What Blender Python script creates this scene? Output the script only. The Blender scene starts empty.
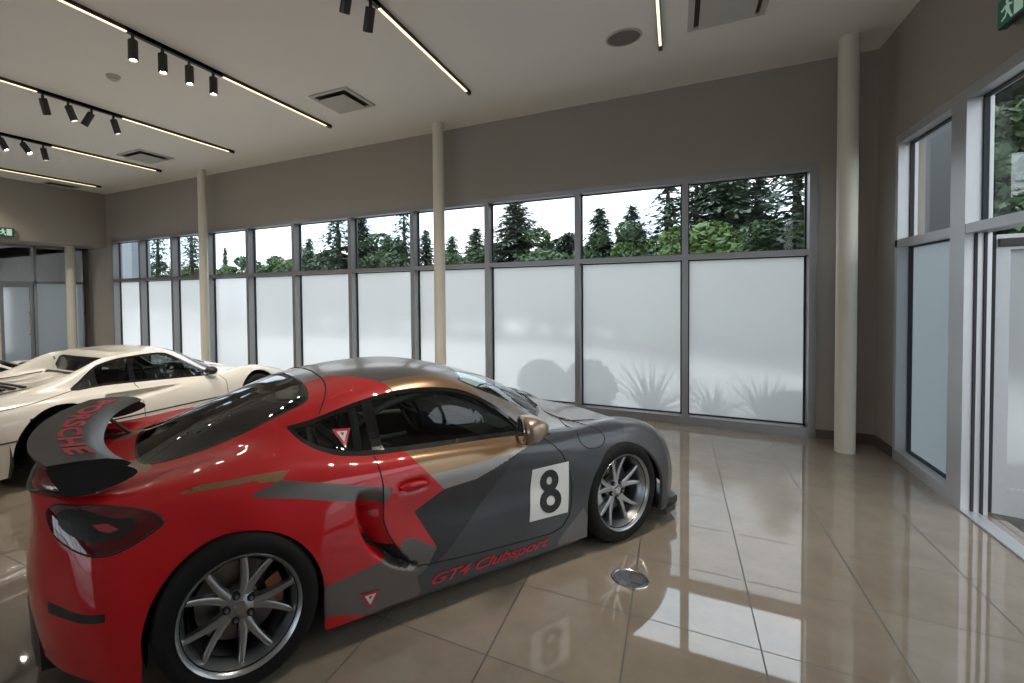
import bpy, bmesh, math, random
import numpy as np
from mathutils import Vector, Matrix
from mathutils.bvhtree import BVHTree
C = bpy.context.scene.collection
PI = math.pi
rnd = random.Random(7)

# ------------------------------------------------------------------ materials
MATS = {}
def principled(name, col, rough=0.5, metal=0.0, coat=0.0, ior=1.5, coat_rough=0.03, spec=None, emit=None, estr=0.0,
               noise=None, inner=None, bump=None):
    m = bpy.data.materials.new(name); m.use_nodes = True
    nt = m.node_tree; b = nt.nodes['Principled BSDF']
    b.inputs['Base Color'].default_value = (*col, 1)
    b.inputs['Roughness'].default_value = rough; b.inputs['Metallic'].default_value = metal
    b.inputs['Coat Weight'].default_value = coat; b.inputs['Coat Roughness'].default_value = coat_rough
    b.inputs['IOR'].default_value = ior
    if spec is not None: b.inputs['Specular IOR Level'].default_value = spec
    if emit: b.inputs['Emission Color'].default_value = (*emit, 1); b.inputs['Emission Strength'].default_value = estr
    N, L = nt.nodes, nt.links
    tc = N.new('ShaderNodeTexCoord')
    nz = N.new('ShaderNodeTexNoise'); nz.inputs['Scale'].default_value = (noise or (6, .04))[0]; nz.inputs['Detail'].default_value = 4
    L.new(tc.outputs['Object'], nz.inputs['Vector'])
    amt = (noise or (6, .04))[1]
    mr = N.new('ShaderNodeMapRange'); mr.inputs['To Min'].default_value = 1 - amt; mr.inputs['To Max'].default_value = 1 + amt
    L.new(nz.outputs['Fac'], mr.inputs['Value'])
    mx = N.new('ShaderNodeVectorMath'); mx.operation = 'SCALE'; mx.inputs[0].default_value = col
    L.new(mr.outputs['Result'], mx.inputs['Scale'])
    src = mx.outputs['Vector']
    if inner:                                   # bare dark lining on the back of painted panels
        g = N.new('ShaderNodeNewGeometry'); k = N.new('ShaderNodeMix'); k.data_type = 'RGBA'
        L.new(g.outputs['Backfacing'], k.inputs['Factor']); L.new(src, k.inputs['A']); k.inputs['B'].default_value = (*inner, 1)
        src = k.outputs['Result']
    L.new(src, b.inputs['Base Color'])
    if bump:
        bn = N.new('ShaderNodeTexNoise'); bn.inputs['Scale'].default_value = bump[0]; bn.inputs['Detail'].default_value = 5
        L.new(tc.outputs['Object'], bn.inputs['Vector'])
        bp = N.new('ShaderNodeBump'); bp.inputs['Strength'].default_value = bump[1]; bp.inputs['Distance'].default_value = .01
        L.new(bn.outputs['Fac'], bp.inputs['Height']); L.new(bp.outputs['Normal'], b.inputs['Normal'])
    MATS[name] = m
    return m

def clear_glass(name, tint, refl=1.0):
    m = bpy.data.materials.new(name); m.use_nodes = True; nt = m.node_tree; N, L = nt.nodes, nt.links
    N.remove(N['Principled BSDF']); out = N['Material Output']
    t = N.new('ShaderNodeBsdfTransparent'); t.inputs['Color'].default_value = (*tint, 1)
    g = N.new('ShaderNodeBsdfGlossy'); g.inputs['Roughness'].default_value = 0.01; g.inputs['Color'].default_value = (refl, refl, refl, 1)
    f = N.new('ShaderNodeFresnel'); f.inputs['IOR'].default_value = 1.5
    x = N.new('ShaderNodeMixShader')
    gb = N.new('ShaderNodeNewGeometry'); k = N.new('ShaderNodeMath'); k.operation = 'SUBTRACT'; k.inputs[0].default_value = 1; L.new(gb.outputs['Backfacing'], k.inputs[1])
    q = N.new('ShaderNodeMath'); q.operation = 'MULTIPLY'; L.new(f.outputs[0], q.inputs[0]); L.new(k.outputs[0], q.inputs[1])
    L.new(q.outputs[0], x.inputs[0]); L.new(t.outputs[0], x.inputs[1]); L.new(g.outputs[0], x.inputs[2]); L.new(x.outputs[0], out.inputs[0])
    MATS[name] = m; return m

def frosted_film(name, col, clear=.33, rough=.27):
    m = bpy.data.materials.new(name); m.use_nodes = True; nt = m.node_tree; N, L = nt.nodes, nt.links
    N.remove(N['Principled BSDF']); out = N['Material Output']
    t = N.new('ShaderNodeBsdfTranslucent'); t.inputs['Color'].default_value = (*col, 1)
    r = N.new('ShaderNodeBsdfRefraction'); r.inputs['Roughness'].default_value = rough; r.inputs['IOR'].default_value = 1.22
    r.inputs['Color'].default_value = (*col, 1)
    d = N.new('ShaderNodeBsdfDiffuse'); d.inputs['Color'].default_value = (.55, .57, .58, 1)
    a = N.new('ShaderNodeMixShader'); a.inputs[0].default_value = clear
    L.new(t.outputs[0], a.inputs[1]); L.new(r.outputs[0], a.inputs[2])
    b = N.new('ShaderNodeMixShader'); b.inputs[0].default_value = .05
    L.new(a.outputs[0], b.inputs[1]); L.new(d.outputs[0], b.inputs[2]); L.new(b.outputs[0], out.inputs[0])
    MATS[name] = m; return m

M = principled
wall_paint = M('wall_paint', (.33, .30, .265), .75, noise=(1.3, .05))
ceil_paint = M('ceiling_paint', (.86, .84, .80), .85, noise=(.8, .03))
column_paint = M('column_paint', (.66, .62, .53), .6, noise=(3, .04))
base_mat = M('baseboard_brown', (.10, .075, .06), .5)
alu = M('anodised_aluminium', (.30, .295, .30), .42, .75, noise=(20, .04))
alu_light = M('satin_aluminium', (.55, .56, .58), .45, .6, noise=(20, .04))
gasket = M('black_gasket', (.02, .02, .022), .6)
glass = clear_glass('window_glass', (.97, .985, .985))
frost = frosted_film('frosted_film', (1.0, .965, .955))
frost_shaded = frosted_film('frosted_film_shaded', (.40, .445, .46), .25, .4)  # outdoor shade on the sidelight is put into this darker film colour
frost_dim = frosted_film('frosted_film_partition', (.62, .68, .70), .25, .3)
car_glass = clear_glass('car_glass', (.42, .46, .44), 1.0)
screen_glass = clear_glass('windscreen_glass', (.72, .77, .75), 1.0)
dark_glass = clear_glass('rear_glass', (.30, .34, .31), 1.0)
IN = (.015, .015, .015)
red = M('red_paint', (.50, .002, .007), .5, 0, 1.0, spec=.25, inner=IN, noise=(3, .02))
gunmetal = M('gunmetal_wrap', (.048, .052, .058), .36, .35, .35, inner=IN, coat_rough=.15, noise=(3, .02))
darkwrap = M('charcoal_wrap', (.023, .024, .026), .36, .35, .35, inner=IN, coat_rough=.15, noise=(3, .02))
greywrap = M('grey_wrap', (.125, .115, .108), .34, .55, .35, inner=IN, coat_rough=.12, noise=(3, .02))
plum = M('plum_grey_wrap', (.075, .070, .072), .36, .4, .35, inner=IN, coat_rough=.15, noise=(3, .02))
mirrorwrap = M('mirror_cap_bronze', (.34, .26, .20), .3, .65, .4, coat_rough=.1, noise=(3, .02))
silverwrap = M('silver_wrap', (.30, .28, .27), .32, .7, .4, inner=IN, coat_rough=.1, noise=(3, .02))
bronze = M('bronze_wrap', (.30, .19, .105), .32, .65, .4, inner=IN, coat_rough=.1, noise=(3, .02))
white_paint = M('ivory_white_paint', (.70, .67, .61), .3, 0, .9, inner=(.03, .03, .03), noise=(2, .02))
carbon = M('satin_black', (.014, .015, .016), .38, 0, .25, coat_rough=.2)
black = M('matt_black', (.010, .010, .010), .55)
rubber = M('tyre_rubber', (.010, .010, .010), .7, spec=.2, bump=(80, .15))
seamm = M('panel_gap_black', (.006, .006, .006), .8)
trimblack = M('gloss_black_trim', (.008, .008, .009), .18, 0, .5)
rimm = M('silver_alloy', (.40, .41, .42), .30, .85, .3)
rimdark = M('shaded_alloy_barrel', (.20, .20, .21), .38, .9)
disc = M('cast_iron_disc', (.25, .24, .23), .38, .85, noise=(40, .1))
calred = M('bronze_red_caliper', (.34, .13, .075), .4, .3)
calsil = M('silver_caliper', (.62, .60, .58), .35, .4)
lampred = M('smoked_red_lens', (.085, .004, .006), .08, 0, 1.0)
lamppink = M('inner_lamp_reflector', (.35, .05, .05), .2, .2, 1)
lampclear = M('headlamp_lens', (.05, .055, .06), .06, 0, 1)
white_vinyl = M('white_vinyl', (.72, .72, .70), .4)
black_vinyl = M('black_vinyl', (.012, .012, .014), .4)
red_vinyl = M('red_vinyl', (.50, .02, .045), .35)
cage = M('roll_cage_grey', (.20, .21, .20), .4, .2)
cloth = M('black_seat_cloth', (.018, .018, .02), .85, bump=(60, .3))
chrome = M('brushed_steel', (.50, .50, .50), .25, 1.0, noise=(30, .08))
track_black = M('track_black', (.035, .032, .029), .45)
led = M('led_strip', (1, .9, .7), .5, emit=(1, .80, .50), estr=1.25)
lamp_led = M('spot_led', (1, .9, .7), .5, emit=(1, .93, .82), estr=70)
vent_mat = M('vent_white_metal', (.50, .48, .44), .5)
vent_dark = M('vent_shadow_gap', (.05, .048, .045), .8)
sign_green = M('sign_green', (.010, .085, .055), .4, emit=(.02, .20, .12), estr=.08)
sign_white = M('sign_white', (.6, .75, .68), .5, emit=(.5, .8, .65), estr=.12)
asphalt = M('outside_paving', (.46, .45, .42), .85, noise=(2, .1))
mat_ground = M('entrance_mat', (.10, .10, .09), .9, noise=(9, .2))
bark = M('bark', (.07, .05, .038), .9, bump=(20, .5))
def leafm(n, c): 
    return M(n, c, .6, noise=(1.5, .35))
needle_dark = leafm('dark_needles', (.058, .095, .062))
needle_mid = leafm('blue_green_needles', (.085, .13, .085))
leaf_green = leafm('bright_leaves', (.12, .20, .055))
leaf_dark = leafm('deep_green_leaves', (.075, .125, .06))
agave_mat = leafm('agave_leaf', (.045, .085, .060))
bld_mat = M('neighbour_cladding', (.20, .225, .25), .6, noise=(1, .05))
annex_wall = M('annex_wall_grey', (.34, .33, .31), .8)

def floor_material():
    m = bpy.data.materials.new('polished_porcelain_tiles'); m.use_nodes = True; nt = m.node_tree; N, L = nt.nodes, nt.links
    b = N['Principled BSDF']; tc = N.new('ShaderNodeTexCoord'); sp = N.new('ShaderNodeSeparateXYZ'); L.new(tc.outputs['Object'], sp.inputs[0])
    def math_(op, a, c=None):
        n = N.new('ShaderNodeMath'); n.operation = op
        for i, v in enumerate((a, c)):
            if v is None: continue
            if isinstance(v, (int, float)): n.inputs[i].default_value = v
            else: L.new(v, n.inputs[i])
        return n.outputs[0]
    def dist(s, off, size):          # distance to the nearest joint, in metres
        q = math_('DIVIDE', math_('SUBTRACT', s, off), size); f = math_('SUBTRACT', q, math_('ROUND', q))
        return math_('MULTIPLY', math_('ABSOLUTE', f), size), math_('FLOOR', q)
    dx, ix = dist(sp.outputs[0], .50, .565); dy, iy = dist(sp.outputs[1], 3.62, .61)
    d = math_('MINIMUM', dx, dy); joint = math_('LESS_THAN', d, .0034)
    cb = N.new('ShaderNodeCombineXYZ'); L.new(ix, cb.inputs[0]); L.new(iy, cb.inputs[1])
    wn = N.new('ShaderNodeTexWhiteNoise'); wn.noise_dimensions = '3D'; L.new(cb.outputs[0], wn.inputs['Vector'])
    nz = N.new('ShaderNodeTexNoise'); nz.inputs['Scale'].default_value = 3.5; nz.inputs['Detail'].default_value = 8; nz.inputs['Roughness'].default_value = .65
    L.new(tc.outputs['Object'], nz.inputs['Vector'])
    v = math_('ADD', math_('MULTIPLY', wn.outputs['Value'], .10), math_('MULTIPLY', nz.outputs['Fac'], .55))
    cr = N.new('ShaderNodeValToRGB'); cr.color_ramp.elements[0].position = .18; cr.color_ramp.elements[1].position = .52
    cr.color_ramp.elements[0].color = (.225, .185, .14, 1); cr.color_ramp.elements[1].color = (.325, .28, .222, 1); L.new(v, cr.inputs[0])
    mx = N.new('ShaderNodeMix'); mx.data_type = 'RGBA'; L.new(joint, mx.inputs['Factor']); L.new(cr.outputs[0], mx.inputs['A']); mx.inputs['B'].default_value = (.03, .027, .024, 1)
    L.new(mx.outputs['Result'], b.inputs['Base Color'])
    r = math_('ADD', math_('MULTIPLY', joint, .5), math_('ADD', .022, math_('MULTIPLY', nz.outputs['Fac'], .02)))
    L.new(r, b.inputs['Roughness']); b.inputs['IOR'].default_value = 2.05
    MATS['floor'] = m; return m
floor_mat = floor_material()

# ------------------------------------------------------------------ object helpers
def tag(o, label=None, cat=None, group=None, kind=None):
    if label: o['label'] = label
    if cat: o['category'] = cat
    if group: o['group'] = group
    if kind: o['kind'] = kind
    return o
def empty(name, loc=(0, 0, 0), rz=0, parent=None):
    o = bpy.data.objects.new(name, None); C.objects.link(o); o.location = loc; o.rotation_euler = (0, 0, rz)
    o.empty_display_size = .1
    if parent: o.parent = parent
    return o
def copy_tree(o, parent=None):
    c = o.copy(); C.objects.link(c)
    if parent: c.parent = parent
    for ch in list(o.children): copy_tree(ch, c)
    return c
class MB:
    """collects shapes, then links them as one mesh object"""
    def __init__(s): s.v = []; s.f = []; s.mi = []; s.cm = 0
    def add(s, vs, fs):
        n = len(s.v); s.v += [tuple(v) for v in vs]; s.f += [tuple(i + n for i in f) for f in fs]; s.mi += [s.cm] * len(fs); return s
    def box(s, x0, x1, y0, y1, z0, z1, bev=0):
        if bev <= 0:
            return s.add([(x, y, z) for x in (x0, x1) for y in (y0, y1) for z in (z0, z1)],
                         [(0, 1, 3, 2), (4, 6, 7, 5), (0, 4, 5, 1), (2, 3, 7, 6), (0, 2, 6, 4), (1, 5, 7, 3)])
        b = bmesh.new(); bmesh.ops.create_cube(b, size=1)
        for v in b.verts: v.co = ((x0 + x1) / 2 + v.co.x * (x1 - x0), (y0 + y1) / 2 + v.co.y * (y1 - y0), (z0 + z1) / 2 + v.co.z * (z1 - z0))
        bmesh.ops.bevel(b, geom=b.edges[:], offset=bev, segments=2, affect='EDGES', profile=.6)
        return s.bm(b)
    def bm(s, b, mat=None):
        b.verts.index_update(); vs = [(mat @ v.co) if mat else v.co.copy() for v in b.verts]
        s.add(vs, [[v.index for v in f.verts] for f in b.faces]); b.free(); return s
    def lathe(s, prof, n=32, axis='z', c=(0, 0, 0), a0=0, a1=2 * PI, close=False):
        full = abs(a1 - a0 - 2 * PI) < 1e-6; m = n if full else n + 1; vs = []
        for i in range(m):
            a = a0 + (a1 - a0) * i / n; ca, sa = math.cos(a), math.sin(a)
            for r, h in prof:
                p = {'z': (r * ca, r * sa, h), 'y': (r * ca, h, r * sa), 'x': (h, r * ca, r * sa)}[axis]
                vs.append((p[0] + c[0], p[1] + c[1], p[2] + c[2]))
        k = len(prof); fs = []
        for i in range(n):
            j = (i + 1) % m
            for q in range(k - 1 if not close else k):
                q2 = (q + 1) % k
                f = (i * k + q, j * k + q, j * k + q2, i * k + q2)
                fs.append(f if axis != 'y' else f[::-1])
        return s.add(vs, fs)
    def tube(s, pts, r, n=8, cap=True, closed=False, flat=None):
        P = [Vector(p) for p in pts]; m = len(P); vs = []; up = None
        for i, p in enumerate(P):
            d = (P[(i + 1) % m] - P[i - 1]) if closed else (P[min(i + 1, m - 1)] - P[max(i - 1, 0)])
            d.normalize()
            if up is None: up = Vector((0, 0, 1)) if abs(d.z) < .9 else Vector((1, 0, 0))
            a = d.cross(up).normalized(); b_ = a.cross(d).normalized(); up = b_
            rr = r[i] if isinstance(r, (list, tuple)) else r
            for k in range(n):
                t = 2 * PI * k / n; vs.append(p + a * (math.cos(t) * rr) + b_ * (math.sin(t) * rr * (flat or 1)))
        fs = []
        for i in range(m if closed else m - 1):
            j = (i + 1) % m
            for k in range(n):
                k2 = (k + 1) % n; fs.append((i * n + k, i * n + k2, j * n + k2, j * n + k))
        if cap and not closed: fs += [tuple(range(n))[::-1], tuple((m - 1) * n + k for k in range(n))]
        return s.add(vs, fs)
    def build(s, name, mat, parent=None, smooth=False, loc=None, ang=40):
        me = bpy.data.meshes.new(name); me.from_pydata(s.v, [], s.f)
        for m in (mat if isinstance(mat, (list, tuple)) else [mat]): me.materials.append(m)
        if any(s.mi): me.polygons.foreach_set('material_index', s.mi)
        b = bmesh.new(); b.from_mesh(me); bmesh.ops.recalc_face_normals(b, faces=b.faces); b.to_mesh(me); b.free()
        if smooth:
            me.polygons.foreach_set('use_smooth', [True] * len(me.polygons)); me.set_sharp_from_angle(angle=math.radians(ang))
        me.update(); o = bpy.data.objects.new(name, me); C.objects.link(o)
        if parent: o.parent = parent
        if loc: o.location = loc
        return o

def catmull(pts, n=6, closed=True):
    P = [np.array(p, float) for p in pts]; out = []; m = len(P)
    for i in range(m if closed else m - 1):
        if closed: a, b, c, d = P[i - 1], P[i], P[(i + 1) % m], P[(i + 2) % m]
        else: a, b, c, d = P[max(i - 1, 0)], P[i], P[i + 1], P[min(i + 2, m - 1)]
        for k in range(n):
            t = k / n
            out.append(.5 * (2 * b + (c - a) * t + (2 * a - 5 * b + 4 * c - d) * t * t + (3 * b - a - 3 * c + d) * t ** 3))
    if not closed: out.append(P[-1])
    return [tuple(float(x) for x in p) for p in out]

# ------------------------------------------------------------------ car skins: a net of points, splined both ways
def spline(t, P, tq):
    n = len(t); h = np.diff(t); P = np.asarray(P, float); sh = P.shape; Q = P.reshape(n, -1)
    A = np.zeros((n, n)); B = np.zeros_like(Q); A[0, 0] = A[-1, -1] = 1
    for i in range(1, n - 1):
        A[i, i - 1], A[i, i], A[i, i + 1] = h[i - 1], 2 * (h[i - 1] + h[i]), h[i]
        B[i] = 6 * ((Q[i + 1] - Q[i]) / h[i] - (Q[i] - Q[i - 1]) / h[i - 1])
    S = np.linalg.solve(A, B); k = np.clip(np.searchsorted(t, tq, side='right') - 1, 0, n - 2)
    d = (tq - t[k])[:, None]; hk = h[k][:, None]
    b = (Q[k + 1] - Q[k]) / hk - hk * (2 * S[k] + S[k + 1]) / 6
    return (Q[k] + b * d + S[k] / 2 * d ** 2 + (S[k + 1] - S[k]) / (6 * hk) * d ** 3).reshape((len(tq),) + sh[1:])

class Skin:
    """one half (y<=0 is the car's right) of a body skin as a fine grid"""
    def __init__(s, net, du=.011, dv=.012, displace=None):
        net = np.array(net, float); net[:, :, 1] *= -1; s.net = net
        d = np.sqrt((np.diff(net, axis=0) ** 2).sum(2)).mean(1); t = np.concatenate([[0], np.cumsum(np.maximum(d, .03))])
        nu = int(t[-1] / du); tq = np.linspace(0, t[-1], nu); G = spline(t, net, tq)
        e = np.sqrt((np.diff(net, axis=1) ** 2).sum(2)).mean(0); tv = np.concatenate([[0], np.cumsum(e)])
        nv = int(tv[-1] / dv); tvq = np.linspace(0, tv[-1], nv); G = spline(tv, G.transpose(1, 0, 2), tvq).transpose(1, 0, 2)
        G[:, 0, 1] = 0; G[:, :, 1] = np.minimum(G[:, :, 1], 0)
        if displace: G = displace(G)
        s.nu, s.nv = nu, nv; s.G = G
        du_ = np.gradient(G, axis=0); dv_ = np.gradient(G, axis=1); n = np.cross(du_, dv_); n /= np.linalg.norm(n, axis=2, keepdims=True) + 1e-12
        mid = n[nu // 2, nv // 3]
        if mid[2] < 0: n = -n; s.flip = True
        else: s.flip = False
        n[:, 0, 1] = 0; n[:, 0] /= np.linalg.norm(n[:, 0], axis=1, keepdims=True) + 1e-12
        s.V = G.reshape(-1, 3).copy(); s.N = n.reshape(-1, 3)
        i, j = np.meshgrid(np.arange(nu - 1), np.arange(nv - 1), indexing='ij'); i = i.ravel(); j = j.ravel()
        a = i * nv + j; F = np.stack([a, a + nv, a + nv + 1, a + 1], 1)
        s.F = F[:, ::-1].copy() if s.flip else F
        s.part = np.zeros(len(F), int); s.mat = np.zeros(len(F), int); s.lock = np.zeros(len(s.V), bool)
        s.V0 = s.V.copy()
        s.bvh = BVHTree.FromPolygons([tuple(v) for v in s.V0], [tuple(int(q) for q in f) for f in s.F])
    def cent(s): return s.V[s.F].mean(1)
    def region(s, poly, ax, cond=None):
        c = s.cent(); P = np.array(poly, float); x, y = c[:, ax[0]], c[:, ax[1]]; ins = np.zeros(len(c), bool)
        for k in range(len(P)):
            (x1, y1), (x2, y2) = P[k - 1], P[k]
            if y1 == y2: continue
            ins ^= ((y1 > y) != (y2 > y)) & (x < (x2 - x1) * (y - y1) / (y2 - y1) + x1)
        if cond is not None: ins &= cond(c)
        return ins
    def cut(s, poly, ax, part=None, mat=None, cond=None, frm=None, snap=True):
        ins = s.region(poly, ax, cond)
        if frm is not None: ins &= np.isin(s.part, frm)
        P = np.array(poly, float)
        if snap:
            cin = np.zeros(len(s.V), int); np.add.at(cin, s.F[ins].ravel(), 1)
            cout = np.zeros(len(s.V), int); np.add.at(cout, s.F[~ins].ravel(), 1)
            b = np.where((cin > 0) & (cout > 0) & ~s.lock)[0]
            if len(b):
                q = s.V[b][:, ax]; best = np.full(len(b), 1e9); bp = q.copy()
                for k in range(len(P)):
                    A, B = P[k - 1], P[k]; d = B - A; l = d @ d
                    if l < 1e-12: continue
                    t = np.clip(((q - A) @ d) / l, 0, 1); pr = A + t[:, None] * d; dd = ((pr - q) ** 2).sum(1)
                    w = dd < best; best[w] = dd[w]; bp[w] = pr[w]
                ok = best < .014 ** 2; b = b[ok]; mv = bp[ok] - q[ok]
                o = 3 - ax[0] - ax[1]; n = s.N[b]; no = n[:, o]; no = np.where(np.abs(no) < .15, np.sign(no + 1e-9) * .15, no)
                s.V[b, ax[0]] += mv[:, 0]; s.V[b, ax[1]] += mv[:, 1]
                s.V[b, o] -= np.clip((n[:, ax[0]] * mv[:, 0] + n[:, ax[1]] * mv[:, 1]) / no, -.02, .02)
                s.lock[b] = True
        if part is not None: s.part[ins] = part
        if mat is not None: s.mat[ins] = mat
        return ins
    def mesh(s, part, name, mats, parent, sides='both', off=0.0, rim=.012, rimmat=None):
        sel = s.part == part; F = s.F[sel]; mi = s.mat[sel]
        if len(F) == 0: return None
        used = np.unique(F); mp = -np.ones(len(s.V), int); mp[used] = np.arange(len(used)); F = mp[F]
        V = s.V[used] + s.N[used] * off; N = s.N[used]
        cnt = {}
        for f, m_ in zip(F.tolist(), mi.tolist()):
            for k in range(4): cnt[(f[k], f[(k + 1) % 4])] = m_
        allV = []; allF = []; allN = []; allM = []
        for sd in ([-1, 1] if sides == 'both' else [-1] if sides == 'right' else [1]):
            n0 = len(allV); fl = sd == 1; sc = np.array([1, -sd, 1.]) if False else (np.array([1, 1, 1.]) if sd == -1 else np.array([1, -1, 1.]))
            vv = V * sc; nn = N * sc; allV += vv.tolist(); allN += nn.tolist()
            FF = (F[:, ::-1] if fl else F) + n0; allF += FF.tolist(); allM += mi.tolist()
            if rim > 0:
                ed = [e for e in cnt if (e[1], e[0]) not in cnt and not (abs(V[e[0]][1]) < 1e-6 and abs(V[e[1]][1]) < 1e-6)]
                base = {}
                for a, b in ed:
                    for q in (a, b):
                        if q not in base:
                            base[q] = len(allV); p = V[q] * sc; n = N[q] * sc
                            allV.append(p.tolist()); allN.append(n.tolist()); allV.append((p - n * rim).tolist()); allN.append(n.tolist())
                for a, b in ed:
                    f = [base[b], base[a], base[a] + 1, base[b] + 1]; allF.append(f[::-1] if fl else f); allM.append(cnt[(a, b)])
        me = bpy.data.meshes.new(name); me.from_pydata(allV, [], allF)
        for m in mats: me.materials.append(m)
        me.polygons.foreach_set('material_index', allM); me.polygons.foreach_set('use_smooth', [True] * len(allF))
        me.update(); me.normals_split_custom_set_from_vertices([tuple(n) for n in allN])
        o = bpy.data.objects.new(name, me); C.objects.link(o); o.parent = parent
        return o
    def side(s, x, z, off=.002, right=True):
        h = s.bvh.ray_cast(Vector((x, -3, z)), Vector((0, 1, 0)))
        if h[0] is None: return Vector((x, -.85 if right else .85, z))
        p = h[0] + h[1] * (off if h[1].y < 0 else -off)
        return p if right else Vector((p.x, -p.y, p.z))
    def top(s, x, y, off=.002):
        h = s.bvh.ray_cast(Vector((x, -abs(y) - 1e-4, 3)), Vector((0, 0, -1)))
        if h[0] is None: return Vector((x, y, .5))
        p = h[0] + h[1] * (off if h[1].z > 0 else -off)
        return Vector((p.x, math.copysign(abs(p.y), y), p.z))
    def seam(s, pts, name, parent, right=True, r=.0035, mat=None, closed=False, mode='side', n=5):
        q = []
        for k in range(len(pts) if closed else len(pts) - 1):
            a, b = pts[k], pts[(k + 1) % len(pts)]; m = max(1, int(math.dist(a, b) / .02))
            for i in range(m): t = i / m; q.append((a[0] + (b[0] - a[0]) * t, a[1] + (b[1] - a[1]) * t))
        if not closed: q.append(pts[-1])
        P = [s.side(x, z, 0, right) for x, z in q] if mode == 'side' else [s.top(x, y, 0) for x, y in q]
        return MB().tube(P, r, n, closed=closed).build(name, mat or seamm, parent, True)
    def decal(s, polys, name, mat, parent, off=.003, right=True, step=.03, thick=.0012):
        """flat (x,z) outlines laid on the flank"""
        mb = MB()
        for poly in polys:
            b = bmesh.new(); vs = [b.verts.new((x, 0, z)) for x, z in poly]; f = b.faces.new(vs)
            bmesh.ops.triangulate(b, faces=[f])
            for _ in range(5):
                es = [e for e in b.edges if e.calc_length() > step]
                if not es: break
                bmesh.ops.subdivide_edges(b, edges=es, cuts=1); bmesh.ops.triangulate(b, faces=b.faces[:])
            for v in b.verts: v.co = s.side(v.co.x, v.co.z, off, right)
            mb.bm(b)
        return mb.build(name, mat, parent)

def text_mesh(body, size, shear=0.0, bold=.0, spacing=1.0):
    cu = bpy.data.curves.new('t', 'FONT'); cu.body = body; cu.size = size; cu.shear = shear; cu.offset = bold; cu.space_character = spacing
    cu.resolution_u = 4; o = bpy.data.objects.new('t', cu); C.objects.link(o)
    dg = bpy.context.evaluated_depsgraph_get(); dg.update(); me = bpy.data.meshes.new_from_object(o.evaluated_get(dg))
    b = bmesh.new(); b.from_mesh(me); bpy.data.objects.remove(o); bpy.data.curves.remove(cu); bpy.data.meshes.remove(me)
    return b
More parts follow.
